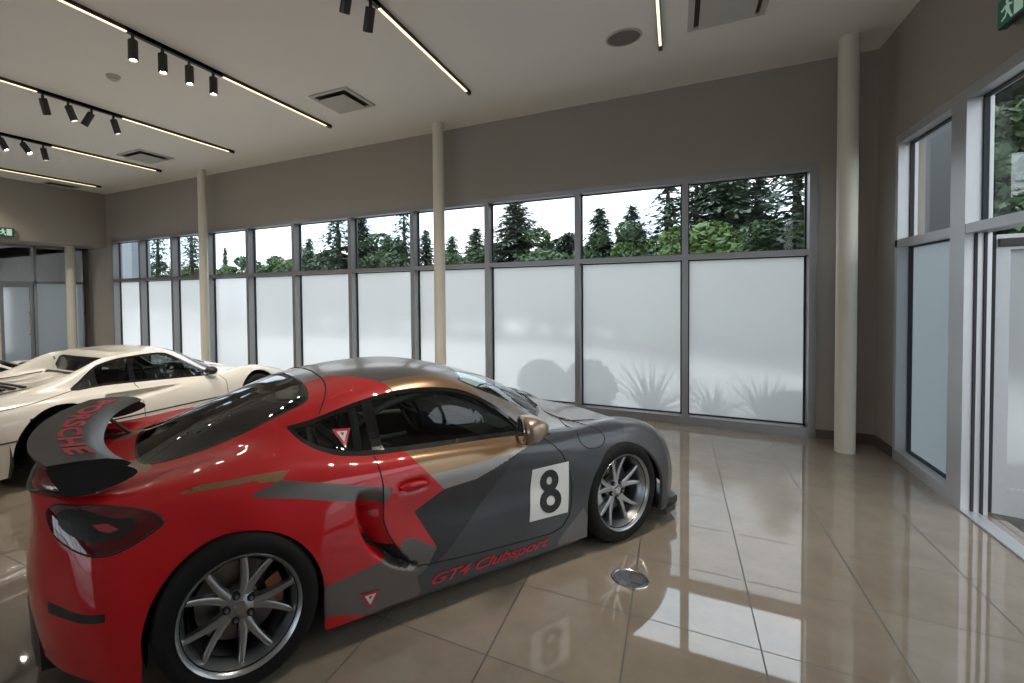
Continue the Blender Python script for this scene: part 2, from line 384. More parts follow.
# ------------------------------------------------------------------ red and grey coupe (car frame: x forward from the rear axle, right side is y<0)
def S(x, pts): return [(x, y, z) for y, z in pts]
NET = [
 [(-.85,0,.2),(-.83,.3,.2),(-.77,.5,.2),(-.72,.6,.2),(-.67,.68,.2),(-.61,.75,.2),(-.55,.81,.2),(-.49,.86,.2),(-.44,.88,.19),(-.40,.89,.17),(-.36,.88,.13)],
 [(-.87,0,.38),(-.85,.3,.38),(-.795,.5,.38),(-.75,.61,.38),(-.70,.70,.38),(-.635,.78,.38),(-.57,.84,.37),(-.51,.88,.34),(-.45,.89,.30),(-.39,.90,.24),(-.34,.885,.13)],
 [(-.86,0,.62),(-.845,.3,.62),(-.795,.5,.62),(-.75,.61,.62),(-.70,.69,.62),(-.64,.765,.62),(-.585,.83,.61),(-.50,.87,.57),(-.43,.89,.46),(-.36,.90,.32),(-.3,.885,.13)],
 [(-.835,0,.81),(-.825,.3,.81),(-.79,.48,.81),(-.75,.58,.81),(-.70,.66,.81),(-.63,.73,.80),(-.55,.79,.775),(-.46,.84,.70),(-.38,.875,.56),(-.31,.895,.38),(-.24,.885,.13)],
 [(-.835,0,.885),(-.825,.3,.885),(-.785,.46,.885),(-.74,.55,.88),(-.685,.62,.875),(-.60,.69,.865),(-.50,.755,.835),(-.40,.815,.76),(-.31,.865,.62),(-.23,.895,.42),(-.16,.885,.13)],
 [(-.74,0,.868),(-.73,.3,.866),(-.70,.44,.864),(-.65,.53,.866),(-.59,.60,.872),(-.49,.67,.88),(-.39,.735,.87),(-.28,.80,.80),(-.19,.86,.66),(-.11,.90,.44),(-.06,.885,.13)],
 [(-.45,0,.885),(-.44,.28,.88),(-.42,.42,.875),(-.38,.50,.875),(-.34,.57,.885),(-.28,.65,.905),(-.2,.735,.895),(-.12,.815,.82),(-.04,.87,.68),(.02,.905,.45),(.05,.885,.13)],
 [(-.18,0,.985),(-.17,.28,.975),(-.15,.42,.95),(-.13,.49,.938),(-.11,.56,.93),(-.08,.64,.935),(-.05,.735,.91),(0,.825,.83),(.05,.885,.68),(.10,.912,.45),(.12,.885,.13)],
 [(.13,0,1.09),(.13,.28,1.08),(.14,.42,1.05),(.15,.5,1.03),(.16,.56,1.0),(.17,.66,.958),(.18,.75,.915),(.19,.825,.83),(.2,.885,.68),(.22,.912,.45),(.22,.885,.13)],
 S(.40,[(0,1.172),(.28,1.162),(.43,1.137),(.51,1.11),(.575,1.06),(.69,.935),(.772,.885),(.835,.80),(.882,.66),(.905,.45),(.885,.13)]),
 S(.65,[(0,1.22),(.28,1.208),(.45,1.178),(.535,1.14),(.60,1.06),(.71,.90),(.79,.85),(.845,.77),(.872,.64),(.888,.44),(.875,.13)]),
 S(.95,[(0,1.242),(.28,1.232),(.45,1.20),(.54,1.155),(.61,1.05),(.715,.875),(.79,.835),(.84,.76),(.858,.63),(.872,.43),(.87,.13)]),
 S(1.25,[(0,1.236),(.28,1.226),(.44,1.194),(.535,1.145),(.61,1.03),(.715,.855),(.79,.82),(.838,.75),(.855,.62),(.87,.42),(.87,.13)]),
 S(1.5,[(0,1.195),(.27,1.182),(.42,1.14),(.52,1.08),(.60,.99),(.705,.84),(.785,.805),(.835,.74),(.855,.61),(.87,.42),(.87,.13)]),
 S(1.75,[(0,1.13),(.27,1.11),(.43,1.06),(.55,.985),(.625,.90),(.70,.82),(.775,.79),(.83,.73),(.852,.61),(.87,.42),(.87,.13)]),
 S(2.0,[(0,1.03),(.28,1.0),(.46,.93),(.58,.86),(.645,.82),(.69,.80),(.755,.785),(.82,.73),(.855,.61),(.874,.42),(.872,.13)]),
 S(2.2,[(0,.915),(.28,.885),(.46,.835),(.57,.80),(.63,.787),(.68,.782),(.745,.785),(.81,.735),(.86,.62),(.885,.43),(.88,.13)]),
 S(2.37,[(0,.83),(.28,.815),(.45,.785),(.55,.77),(.62,.775),(.68,.79),(.74,.79),(.81,.745),(.865,.63),(.895,.45),(.885,.13)]),
 S(2.57,[(0,.79),(.28,.775),(.44,.752),(.54,.75),(.61,.775),(.67,.797),(.735,.79),(.81,.745),(.868,.64),(.9,.46),(.885,.13)]),
 S(2.82,[(0,.735),(.28,.72),(.43,.70),(.52,.70),(.60,.735),(.66,.76),(.725,.757),(.795,.72),(.855,.62),(.893,.45),(.88,.13)]),
 [(3.10,0,.655),(3.09,.28,.64),(3.08,.43,.625),(3.07,.52,.63),(3.06,.6,.66),(3.05,.66,.68),(3.03,.73,.67),(3.01,.79,.63),(2.99,.845,.54),(2.97,.88,.40),(2.95,.87,.13)],
 [(3.32,0,.56),(3.31,.28,.55),(3.28,.43,.54),(3.26,.52,.54),(3.235,.60,.555),(3.21,.66,.56),(3.17,.725,.545),(3.13,.775,.50),(3.08,.82,.43),(3.04,.85,.33),(2.99,.855,.13)],
 [(3.43,0,.45),(3.41,.28,.44),(3.38,.43,.43),(3.355,.52,.425),(3.325,.60,.425),(3.29,.66,.42),(3.24,.72,.405),(3.18,.77,.375),(3.12,.81,.33),(3.07,.835,.26),(3.02,.84,.13)],
 [(3.445,0,.32),(3.425,.28,.31),(3.39,.43,.30),(3.365,.52,.30),(3.335,.60,.30),(3.30,.66,.30),(3.25,.72,.29),(3.19,.765,.27),(3.13,.80,.24),(3.08,.82,.19),(3.04,.83,.12)],
 [(3.40,0,.2),(3.38,.28,.2),(3.35,.43,.19),(3.33,.52,.19),(3.30,.59,.18),(3.265,.65,.18),(3.22,.70,.17),(3.17,.745,.16),(3.12,.78,.15),(3.08,.81,.13),(3.04,.825,.10)],
]
LIPX = [(.545,.725),(.54,.68),(.545,.62),(.555,.55),(.60,.455),(.67,.385),(.75,.325),(.85,.285),(.90,.275)]   # rear edge of the side intake
DOORB = [(.70,.735),(.695,.66),(.69,.57),(.715,.50),(.755,.43),(.80,.37),(.845,.32),(.89,.292)]
def seg_dist(x, z, P):
    best = np.full(x.shape, 9.)
    for (x1, z1), (x2, z2) in zip(P[:-1], P[1:]):
        dx, dz = x2 - x1, z2 - z1; t = np.clip(((x - x1) * dx + (z - z1) * dz) / (dx * dx + dz * dz), 0, 1)
        best = np.minimum(best, np.hypot(x - x1 - t * dx, z - z1 - t * dz))
    return best
def intake(G):
    x, z = G[:, :, 0], G[:, :, 2]
    L_ = catmull(LIPX, 6, False); D_ = catmull(DOORB, 6, False); P = L_ + D_[::-1]; ins = np.zeros(x.shape, bool)
    for k in range(len(P)):
        (x1, z1), (x2, z2) = P[k - 1], P[k]
        if z1 != z2: ins ^= ((z1 > z) != (z2 > z)) & (x < (x2 - x1) * (z - z1) / (z2 - z1) + x1)
    ins &= G[:, :, 1] < -.7
    dl, dd = seg_dist(x, z, L_), seg_dist(x, z, D_); t = dd / (dd + dl + 1e-6); st = np.clip(dl / .028, 0, 1); st = st * st * (3 - 2 * st)
    vert = np.clip((.73 - z) / .10, 0, 1)
    d = .125 * t ** 1.1 * st * vert * ins
    # handle recess in the door and the soft waist under the shoulder
    G = G.copy(); G[:, :, 1] += d
    h = np.exp(-(((x - .875) / .075) ** 4 + ((z - .705) / .026) ** 4)); G[:, :, 1] += np.where(G[:, :, 1] < -.6, .022 * h, 0)
    w = np.exp(-((x - 1.35) / .55) ** 4) * np.exp(-((z - .52) / .10) ** 2); G[:, :, 1] += np.where(G[:, :, 1] < -.6, .016 * w, 0)
    return G

mirror_m = M('mirror_silver', (.8, .8, .8), .02, 1.0)
car = empty('sports_car', (-2.2432, 1.5886, 0), .9882)
# true outline is set by the points above; the whole car sits in the car frame with these two proportions
tag(car, 'red and gunmetal grey racing coupe with number 8 on its door, in the foreground', 'car')
SX, SZ = .97, .9893
def fix(V): return V
sk_net = [[(1.2 + (x - 1.2) * SX, y, z * SZ) for x, y, z in st] for st in NET]
def cx(x): return 1.2 + (x - 1.2) * SX
def cz(z): return z * SZ
def pp(P): return [(cx(a), cz(b)) for a, b in P]          # (x,z) outline
def pt(P): return [(cx(a), b) for a, b in P]              # (x,y) outline
def intake_s(G):
    H_ = G.copy(); H_[:, :, 0] = (G[:, :, 0] - 1.2) / SX + 1.2; H_[:, :, 2] = G[:, :, 2] / SZ
    O = intake(H_); G = G.copy(); G[:, :, 1] = O[:, :, 1]; return G
sk = Skin(sk_net, .0105, .0115, intake_s)
BODY, GLASSQ, GLASSD, SCREEN, REAR, DOOR, HOOD, FUEL, LAMP, HEAD, NONE = range(11)
flank = lambda c: c[:, 1] < -.5
upper = lambda c: (c[:, 2] > .7)
# openings
RW = (cx(0), .338); FW = (cx(2.497), .338)
def circ(cxy, r, z0, n=72, flare=0):
    P = []
    for k in range(n + 1):
        a = -.10 + (PI + .20) * k / n; P.append((cxy[0] + r * math.cos(a), cxy[1] + r * math.sin(a)))
    P += [(P[-1][0] - flare, z0), (P[0][0] + flare, z0)]
    return P
archR = circ((RW[0] - .005, .315), .366, -.1, flare=.02); archF = circ((cx(2.515), .292), .368, -.1, flare=.01)
sk.cut(archR, [0, 2], NONE, cond=flank); sk.cut(archF, [0, 2], NONE, cond=flank)
DLO_LOW = [(.275,1.03),(.32,.98),(.375,.94),(.48,.898),(.60,.876),(.75,.862),(1.0,.849),(1.3,.835),(1.55,.822),(1.70,.812),(1.80,.808)]
DLO_UP = [(1.72,.90),(1.63,.975),(1.5,1.052),(1.38,1.10),(1.24,1.13),(1.1,1.143),(.96,1.145),(.82,1.133),(.68,1.112),(.54,1.082),(.40,1.05)]
DLO = pp(catmull(DLO_LOW, 4, False) + catmull(DLO_UP, 4, False))
sk.cut(DLO, [0, 2], NONE, cond=flank)
def inset(P, d):
    P = [np.array(p) for p in P]; c = sum(P) / len(P); out = []
    for i in range(len(P)):
        e = P[(i + 1) % len(P)] - P[i - 1]; n = np.array([-e[1], e[0]]); n /= np.linalg.norm(n) + 1e-9
        out.append(tuple(P[i] + n * d))
    return out
WS = pt(catmull([(2.235,0),(2.20,-.3),(2.11,-.47),(1.99,-.585)], 5, False) + catmull([(1.90,-.575),(1.68,-.53),(1.5,-.487),(1.43,-.46),(1.455,-.40),(1.49,-.25),(1.51,0)], 5, False))
WS = WS + [(WS[-1][0], .2), (WS[0][0], .2)]
sk.cut(WS, [0, 1], SCREEN, cond=upper, frm=[BODY])
RG = pt(catmull([(.47,0),(.465,-.25),(.445,-.42),(.405,-.485),(.30,-.50),(.1,-.50),(-.1,-.485),(-.26,-.45),(-.36,-.39),(-.405,-.28),(-.42,-.12),(-.42,0)], 5, False))
RG = RG + [(RG[-1][0], .2), (RG[0][0], .2)]
sk.cut(RG, [0, 1], REAR, cond=upper, frm=[BODY])
LAMPP = pp(catmull([(-.290,.772),(-.322,.806),(-.398,.833),(-.484,.850),(-.556,.860),(-.627,.862),(-.68,.862),(-.711,.835),(-.688,.78),(-.656,.75),(-.60,.724),(-.532,.703),(-.463,.701),(-.395,.72),(-.341,.743)], 3))
sk.cut(LAMPP, [0, 2], LAMP, cond=lambda c: c[:, 1] < -.45, frm=[BODY])
HEADP = pp(catmull([(2.83,.715),(2.9,.745),(3.05,.70),(3.17,.61),(3.2,.55),(3.12,.56),(2.97,.62),(2.87,.665)], 4))
sk.cut(HEADP, [0, 2], HEAD, cond=lambda c: (c[:, 1] < -.56) & (c[:, 1] > -.745), frm=[BODY])
DOORP = pp([(.69,.95),(.69,.862)] + [(.695,.80),(.70,.74),(.695,.66),(.69,.57),(.715,.50),(.755,.43),(.80,.37),(.845,.32),(.89,.292),(.96,.278),(1.2,.258),(1.44,.243),(1.70,.230),(1.84,.226),(1.92,.245),(1.975,.30),(2.0,.38),(2.012,.50),(1.995,.60),(1.955,.69),(1.90,.75),(1.85,.785),(1.80,.808),(1.78,.95)])
sk.cut(DOORP, [0, 2], DOOR, cond=lambda c: (c[:, 1] < -.6), frm=[BODY])
HOODP = pt([(2.26,.2),(2.26,0),(2.235,-.3),(2.17,-.47),(2.30,-.55),(2.6,-.53),(2.95,-.49),(3.12,-.44),(3.18,-.3),(3.2,0),(3.2,.2)])
sk.cut(HOODP, [0, 1], HOOD, cond=lambda c: c[:, 2] > .5, frm=[BODY])
FUELP = [(cx(2.255) + .108 * math.cos(a * PI / 16), cz(.735) + .062 * math.sin(a * PI / 16)) for a in range(32)]
sk.cut(FUELP, [0, 2], FUEL, cond=flank, frm=[BODY])
# livery: 0 red 1 gunmetal 2 charcoal 3 grey 4 silver 5 bronze 6 black
LM = [red, gunmetal, darkwrap, greywrap, silverwrap, bronze, black, plum]
def paint(poly, m, ax=(0, 2), cond=None): sk.cut(poly, list(ax), mat=m, cond=cond, frm=[BODY, DOOR, HOOD, FUEL])
lo = lambda c: (c[:, 1] < -.55)
# the grey front: everything ahead of the zigzag
paint(pp([(.865,.95),(.871,.86),(1.066,.647),(.873,.571),(1.003,.357),(.938,.263),(.877,.233),(.896,.168),(.88,.0),(3.6,0),(3.6,.95)]), 1, cond=lo)
paint(pt([(1.3,-.62),(1.3,.3),(3.7,.3),(3.7,-.9),(1.9,-.9)]), 4, (0, 1), cond=lambda c: (c[:, 2] > .79) & (c[:, 1] > -.72) & (c[:, 0] > 1.3))
paint(pt([(2.02,-.70),(1.9,.3),(3.7,.3),(3.7,-.72),(2.6,-.72)]), 4, (0, 1), cond=lambda c: (c[:, 2] > .5))
paint(pp([(.873,.571),(1.066,.647),(1.279,.66),(1.50,.715),(1.003,.357)]), 2, cond=lo)
paint(pp([(1.50,.715),(1.60,.745),(1.05,.30),(.97,.27),(.938,.263),(1.003,.357)]), 2, cond=lo)
paint(pp([(.865,.9),(.871,.86),(1.066,.647),(1.279,.66),(1.571,.741),(1.69,.764),(1.80,.80),(1.80,.9)]), 5, cond=lambda c: (c[:, 1] < -.6))
paint(pp([(.985,.735),(1.066,.647),(1.279,.66),(1.571,.741),(1.66,.765),(1.30,.745)]), 4, cond=lo)
paint(pp([(1.89,.165),(2.105,.33),(2.2,.10),(1.87,.05)]), 3, cond=lo)
paint(pp([(2.63,.9),(2.606,.774),(2.52,.675),(2.5,.5),(3.6,0),(3.7,.95)]), 7, cond=lambda c: (c[:, 1] < -.5) & (c[:, 0] > 2.45))
# grey rocker behind the door, with the red wedge under it
paint(pp([(.30,.345),(.40,.351),(.657,.377),(.781,.383),(.785,.446),(.857,.446),(.93,.40),(1.003,.357),(.938,.263),(.877,.233),(.896,.168),(.88,.12),(.62,.13),(.577,.14),(.401,.195),(.30,.20)]), 3, cond=lo)
# arrow flash on the haunch
paint(pp([(.197,.851),(.475,.788),(.681,.737),(.759,.717),(.708,.655),(.586,.685),(.273,.763),(.036,.815)]), 3, cond=lo)
paint(pp([(-.241,.861),(-.145,.88),(-.022,.883),(.064,.885),(.246,.883),(.197,.851),(.111,.854),(.082,.866),(-.025,.863),(-.214,.858)]), 5, cond=lo)
# roof: grey panel with red shoulders and a bronze rail
paint(pt([(.30,.2),(.28,-.20),(.429,-.231),(.626,-.236),(.731,-.321),(.877,-.496),(.909,-.551),(.96,-.64),(1.9,-.66),(2.2,-.6),(2.2,.2)]), 3, (0, 1), cond=lambda c: (c[:, 2] > .84) & (c[:, 1] > -.66))
paint(pt([(.86,-.475),(.877,-.496),(.909,-.551),(.98,-.66),(1.60,-.68),(1.62,-.50),(1.371,-.446),(1.144,-.455),(.89,-.47)]), 5, (0, 1), cond=lambda c: (c[:, 2] > .84) & (c[:, 1] > -.66))
paint(pt([(1.48,-.49),(1.62,-.66),(2.1,-.72),(2.2,-.50),(2.2,.2),(1.49,.2)]), 4, (0, 1), cond=lambda c: (c[:, 2] > .80) & (c[:, 1] > -.67))
paint(pt([(-.56,-.24),(-.43,-.25),(-.33,-.44),(-.36,-.47),(-.47,-.40)]), 5, (0, 1), cond=upper)
paint(pp([(.572,.50),(.60,.475),(.625,.45),(.69,.395),(.77,.34),(.87,.293),(.885,.315),(.845,.335),(.80,.385),(.755,.445),(.72,.44),(.66,.44),(.61,.50)]), 6, cond=lambda c: c[:, 1] < -.5)
# lower bumper strips
paint(pp([(-.711,.505),(-.499,.494),(-.499,.462),(-.708,.46)]), 2, cond=lambda c: c[:, 1] < -.4)
body = sk.mesh(BODY, 'body_shell', LM, car, rim=.022)
body['label'] = 'red rear body with grey roof and gunmetal front fenders'
for sd in ('right', 'left'):
    dr = sk.mesh(DOOR, 'door', LM, car, sides=sd, rim=.03)
    dr['label'] = 'gunmetal and charcoal door with red zigzag at its rear edge'
    R_ = sd == 'right'
    DP = [p for p in DOORP if p[1] < cz(.87)]
    g = sk.seam(DP, 'door_seam', dr, R_, .0038)
    # handle: a bar bridging the recess
    P = [sk.side(cx(x), cz(z), o, R_) for x, z, o in ((.795,.700,.004),(.83,.712,.022),(.875,.716,.030),(.92,.712,.024),(.955,.702,.004))]
    MB().tube(P, [.009, .0125, .0135, .0125, .009], 10, flat=1.2).build('door_handle', red, dr, True)
    if R_:
        # number panel
        q = [(1.70,.634),(2.0,.634),(1.965,.328),(1.65,.338)]
        pn = sk.decal(pp([]) and [] or [pp(q)], 'number_panel', white_vinyl, dr, .0035, True, .04)
        pn['label'] = 'white panel carrying the race number 8'
        def eight(cx0, z0, w, h, n=28):
            """two stacked rings as quads"""
            m = MB(); th = .052
            for (zc, rx, rz) in ((z0 + h * .245, w * .43, h * .265), (z0 - h * .225, w * .5, h * .285)):
                vs = []; fs = []
                for k in range(n):
                    a = 2 * PI * k / n
                    for s_ in (1, 0):
                        ex, ez = (rx, rz) if s_ else (rx - th, rz - th * .82)
                        vs.append((cx0 + ex * math.cos(a) - (.02 * (zc + ez * math.sin(a) - z0) * -1.2), 0, zc + ez * math.sin(a)))
                fs = [(2 * k, 2 * ((k + 1) % n), 2 * ((k + 1) % n) + 1, 2 * k + 1) for k in range(n)]
                m.add([tuple(sk.side(cx(v[0]), cz(v[2]), .006 + (.0004 if zc > z0 else 0))) for v in vs], fs)
            return m
        dg = eight(1.829, .484, .172, .250).build('number_eight', black_vinyl, pn)
        dg['label'] = 'black numeral 8'
    # mirror
    mr = MB(); b = bmesh.new(); bmesh.ops.create_uvsphere(b, u_segments=20, v_segments=14, radius=1)
    for v in b.verts:
        x, y, z = v.co; p_ = 2.6
        k = (abs(y) ** p_ + abs(z) ** p_ + 1e-9) ** (1 / p_); h_ = math.hypot(y, z) + 1e-9; q_ = h_ / k if k > 1e-3 else 1
        X = x * .125 if x > 0 else max(x * .09, -.032); sh_ = 1 - .10 * max(0, x)
        v.co = (X, y * .108 * q_ * sh_, (z * .078 * q_) * sh_ + .012 * x)
    sgn = -1 if R_ else 1
    mr.bm(b, Matrix.Translation((cx(1.585), sgn * .93, cz(.915))) @ Matrix.Rotation(sgn * .42, 4, 'Z'))
    mo = mr.build('door_mirror', [mirrorwrap], dr, True, ang=60)
    MB().tube([(cx(1.70), sgn * .72, cz(.80)), (cx(1.66), sgn * .80, cz(.845)), (cx(1.615), sgn * .87, cz(.87))], [.022, .019, .018], 10, flat=.55).build('mirror_stalk', carbon, dr, True)
    mg = MB().lathe([(0, -.037), (.072, -.037), (.076, -.034)], 24, 'x', (0, 0, 0)); 
    mg = MB(); mg.lathe([(0, 0), (.066, 0), (.07, .004)], 24, 'x', (-.036, 0, -.002)); go = mg.build('mirror_glass', mirror_m, dr, True); go.location = (cx(1.585), sgn * .93, cz(.915)); go.rotation_euler = (0, 0, sgn * .42)
    # glazing: quarter window, door window, black surround
    DQ = [p for p in DLO]
xs = cx(.72)
def split(poly, x0, keep_right, eps=0):
    out = []; n = len(poly)
    for i in range(n):
        a, b = poly[i - 1], poly[i]; ia, ib = (a[0] > x0) == keep_right, (b[0] > x0) == keep_right
        if ia != ib: t = (x0 - a[0]) / (b[0] - a[0]); out.append((x0, a[1] + t * (b[1] - a[1])))
        if ib: out.append(b)
    return out
glz = inset(DLO, .0)
sgnA = 1 if sum((DLO[i - 1][0] * DLO[i][1] - DLO[i][0] * DLO[i - 1][1]) for i in range(len(DLO))) > 0 else -1
inner = inset(DLO, .020 * sgnA)
for sd in ('right', 'left'):
    R_ = sd == 'right'
    for nm, poly in (('quarter_window', split(DLO, cx(.705), False)), ('door_window', split(DLO, cx(.755), True))):
        o = sk.decal([poly], nm, car_glass, car, -.006, R_, .06); o.data.polygons.foreach_set('use_smooth', [True] * len(o.data.polygons))
    # surround as a flat black band following the opening
    vs = []; n = len(DLO)
    for k in range(n):
        for q, o_ in ((DLO[k], .0005), (inner[k], -.002)): vs.append(sk.side(q[0], q[1], o_, R_))
    MB().add(vs, [(2 * k, 2 * ((k + 1) % n), 2 * ((k + 1) % n) + 1, 2 * k + 1) for k in range(n)]).build('window_surround', trimblack, car, True)
    pil = split(split(DLO, cx(.70), True), cx(.765), False)
    sk.decal([pil], 'door_pillar', trimblack, car, -.003, R_, .05)
w = sk.mesh(SCREEN, 'windscreen', [screen_glass, screen_glass], car, rim=0)
w = sk.mesh(REAR, 'rear_window', [dark_glass, dark_glass], car, rim=0)
h = sk.mesh(HOOD, 'front_lid', LM, car, rim=.02); h['label'] = 'silver grey luggage lid ahead of the windscreen'
for sd in ('right', 'left'):
    f = sk.mesh(FUEL, 'fuel_flap' if sd == 'right' else 'fender_panel', LM, car, sides=sd, rim=.0)
    if sd == 'right': sk.seam(FUELP, 'flap_gap', f, True, .003, closed=True)
    l = sk.mesh(LAMP, 'tail_lamp', [lampred, lampred], car, sides=sd, off=.004, rim=.02)
    R_ = sd == 'right'
    sk.seam(LAMPP, 'lamp_gasket', l, R_, .006, gasket, closed=True)
    iner = pp(catmull([(-.39,.797),(-.43,.754),(-.55,.752),(-.645,.79),(-.66,.845),(-.58,.848),(-.48,.815)], 4))
    sk.decal([iner], 'inner_lens', black, l, .0062, R_, .04)
    sk.decal([pp([(-.45,.775),(-.49,.80),(-.54,.80),(-.52,.782),(-.48,.768)])], 'lamp_reflector', lamppink, l, .008, R_, .04)
    hl = sk.mesh(HEAD, 'headlamp', [lampclear, lampclear], car, sides=sd, rim=.02)
    # gaps
# seams on top of the body
for y0 in (-1, 1):
    P = [sk.top(cx(x), y0 * y, .0) for x, y in ((.585,.0001),(.58,.15),(.57,.30),(.545,.42),(.50,.52),(.455,.575))]
    MB().tube(catmull(P, 4, False), .0045, 5).build('roof_seam', seamm, body, True)
P = [sk.top(x, y, 0) for x, y in HOODP[1:-1]]
MB().tube(P + [Vector((p.x, -p.y, p.z)) for p in P[::-1][1:-1]], .004, 5, closed=True).build('lid_seam', seamm, h, True)
for R_ in (True, False):   # rear lid seam and bumper seam
    pass
# black cowl band at the base of the windscreen and black borders of both screens
def band(poly, w0, name, off=.0015):
    q = [p for p in poly if p[1] <= 1e-6]; c = np.mean(q, axis=0); vs = []
    full = q + [(x, -y) for x, y in q[::-1] if abs(y) > 1e-5]
    n = len(full); cen = np.array([c[0], 0])
    for k in range(n):
        p = np.array(full[k]); e = np.array(full[(k + 1) % n]) - np.array(full[k - 1]); nn = np.array([-e[1], e[0]]); nn /= np.linalg.norm(nn) + 1e-9
        if nn @ (cen - p) < 0: nn = -nn
        a = p + nn * w0
        vs += [sk.top(p[0], p[1], off), sk.top(a[0], a[1], off)]
    return MB().add(vs, [(2 * k, 2 * ((k + 1) % n), 2 * ((k + 1) % n) + 1, 2 * k + 1) for k in range(n)]).build(name, trimblack, car, True)
band(WS[:-2], .018, 'windscreen_border'); band(RG[:-2], .014, 'rear_window_border')
for y0, a in ((-.12, 0), (.42, 0)):
    P = [sk.top(cx(2.235), y0 + .10, .012), sk.top(cx(2.16), y0 - .12, .016), sk.top(cx(2.11), y0 - .32, .010)]
    MB().tube(P, .007, 6).build('wiper', black, car, True)
# script on the sill, warning triangles
b = text_mesh('GT4 Clubsport', .105, .45, .002, .98)
xs_ = [v.co.x for v in b.verts]; w_ = max(xs_) - min(xs_)
for _ in range(4):
    es = [e for e in b.edges if e.calc_length() > .06]
    if es: bmesh.ops.subdivide_edges(b, edges=es, cuts=1); bmesh.ops.triangulate(b, faces=b.faces[:])
for v in b.verts:
    v.co = sk.side(cx(.965 + (v.co.x - min(xs_)) * .845 / w_), cz(.163 + v.co.y * .70), .004)
t = MB().bm(b).build('sill_lettering', red_vinyl, car); t['label'] = 'red script lettering GT4 Clubsport on the sill'
def tri(cx0, cz0, s_, right=True, off=.004):
    T = [(cx0 - s_, cz0 + s_ * .62), (cx0 + s_, cz0 + s_ * .52), (cx0 + .0, cz0 - s_ * 1.05)]; g = np.mean(T, axis=0)
    o = sk.decal([pp(T)], 'warning_triangle', red_vinyl, car, off, right, .04); o['label'] = 'red bordered triangle sticker with a white centre'
    sk.decal([pp([tuple(g + (np.array(p) - g) * .58) for p in T])], 'sticker_centre', white_vinyl, o, off + .002, right, .04)
    z = cz0 + .006
    sk.decal([pp([(g[0] - s_ * .20, g[1] + s_ * .20), (g[0] + s_ * .2, g[1] + s_ * .2), (g[0], g[1] - s_ * .12)])], 'sticker_mark', red_vinyl, o, off + .003, right, .04)
tri(.605, .215, .055); tri(.555, .965, .052, off=.004)
# black lining behind panels: floor pan, bulkheads and inner door cards
mb = MB()
mb.box(cx(-.55), cx(3.1), -.56, .56, .13, .17); mb.box(cx(.42), cx(2.0), -.80, .80, .13, .19); mb.box(cx(2.08), cx(2.12), -.62, .62, .15, .76)
mb.box(cx(.42), cx(.46), -.60, .60, .15, .78); mb.box(cx(-.5), cx(.46), -.50, .50, .70, .74)
mb.build('floor_pan', black, car)
for s_ in (-1, 1):
    mb = MB(); mb.box(cx(.72), cx(1.95), s_ * .735 - .02, s_ * .735 + .02, .22, .79, .012); mb.build('door_card', black, car, True)
# arch liners
for (c_, r_, yo, yi) in ((RW, .375, .86, .56), ((cx(2.515), .305), .377, .85, .56)):
    for s_ in (-1, 1):
        mb = MB(); prof = [(r_, yo - .012), (r_, yi), (.02, yi)]
        vs = []; n = 28
        for k in range(n + 1):
            a = -.35 + (PI + .7) * k / n
            for r0, yy in prof: vs.append((c_[0] + r0 * math.cos(a), s_ * yy, c_[1] - .012 + r0 * math.sin(a)))
        fs = [(k * 3 + q, (k + 1) * 3 + q, (k + 1) * 3 + q + 1, k * 3 + q + 1) for k in range(n) for q in (0, 1)]
        mb.add(vs, fs).build('wheel_arch_liner', black, car, True)
# rocker underside, front splitter, rear diffuser
mb = MB(); 
for s_ in (-1, 1): mb.box(cx(.42), cx(2.08), s_ * .80 - .06, s_ * .80 + .06, .105, .135, .01)
mb.build('side_skirt', carbon, car)
P = [(3.42, 0), (3.41, .28), (3.39, .43), (3.375, .55), (3.345, .65), (3.29, .73), (3.21, .79), (3.12, .835), (2.98, .86)]
out = [(cx(x) - .005, y + .005 * (y / .86)) for x, y in P]; vs = []; 
row = [(x, -y) for x, y in out[::-1]] + out[1:]; rin = [(x - .14, y * .86) for x, y in row]; n = len(row)
for (x, y), (xi, yi) in zip(row, rin): vs += [(x, y, .075), (x - .004, y, .118), (xi, yi, .128), (xi, yi, .075)]
fs = [(4 * k + a, 4 * (k + 1) + a, 4 * (k + 1) + (a + 1) % 4, 4 * k + (a + 1) % 4) for k in range(n - 1) for a in range(4)] + [(0, 1, 2, 3), (4 * n - 4, 4 * n - 1, 4 * n - 2, 4 * n - 3)]
MB().add(vs, fs).build('front_splitter', carbon, car)
for s_ in (-1, 1):   # corner winglet of the splitter
    MB().box(cx(3.03), cx(3.17), s_ * .815 - .010, s_ * .815 + .010, .118, .165, .006).build('splitter_winglet', carbon, car)
mb = MB(); row = [(-.85, -.0), (-.83, .3), (-.785, .46), (-.755, .52)]
row = [(x, -y) for x, y in row[::-1]] + row[1:]; n = len(row); vs = []
for x, y in row: vs += [(cx(x) - .012, y, .12), (cx(x) - .022, y, .34), (cx(x) + .03, y, .35), (cx(x) + .25, y, .12)]
fs = [(4 * k + a, 4 * (k + 1) + a, 4 * (k + 1) + (a + 1) % 4, 4 * k + (a + 1) % 4) for k in range(n - 1) for a in range(4)] + [(0, 1, 2, 3), (4 * n - 4, 4 * n - 1, 4 * n - 2, 4 * n - 3)]
mb.add(vs, fs)
for y in (-.4, -.2, 0, .2, .4): mb.box(cx(-.80), cx(-.70), y - .006, y + .006, .10, .22)
mb.build('rear_diffuser', carbon, car)
mb = MB(); 
for y in (-.07, .07): mb.lathe([(.045, 0), (.048, .10), (.043, .10), (.040, 0)], 20, 'x', (cx(-.72), y, .27))
mb.build('exhaust_tips', chrome, car, True)
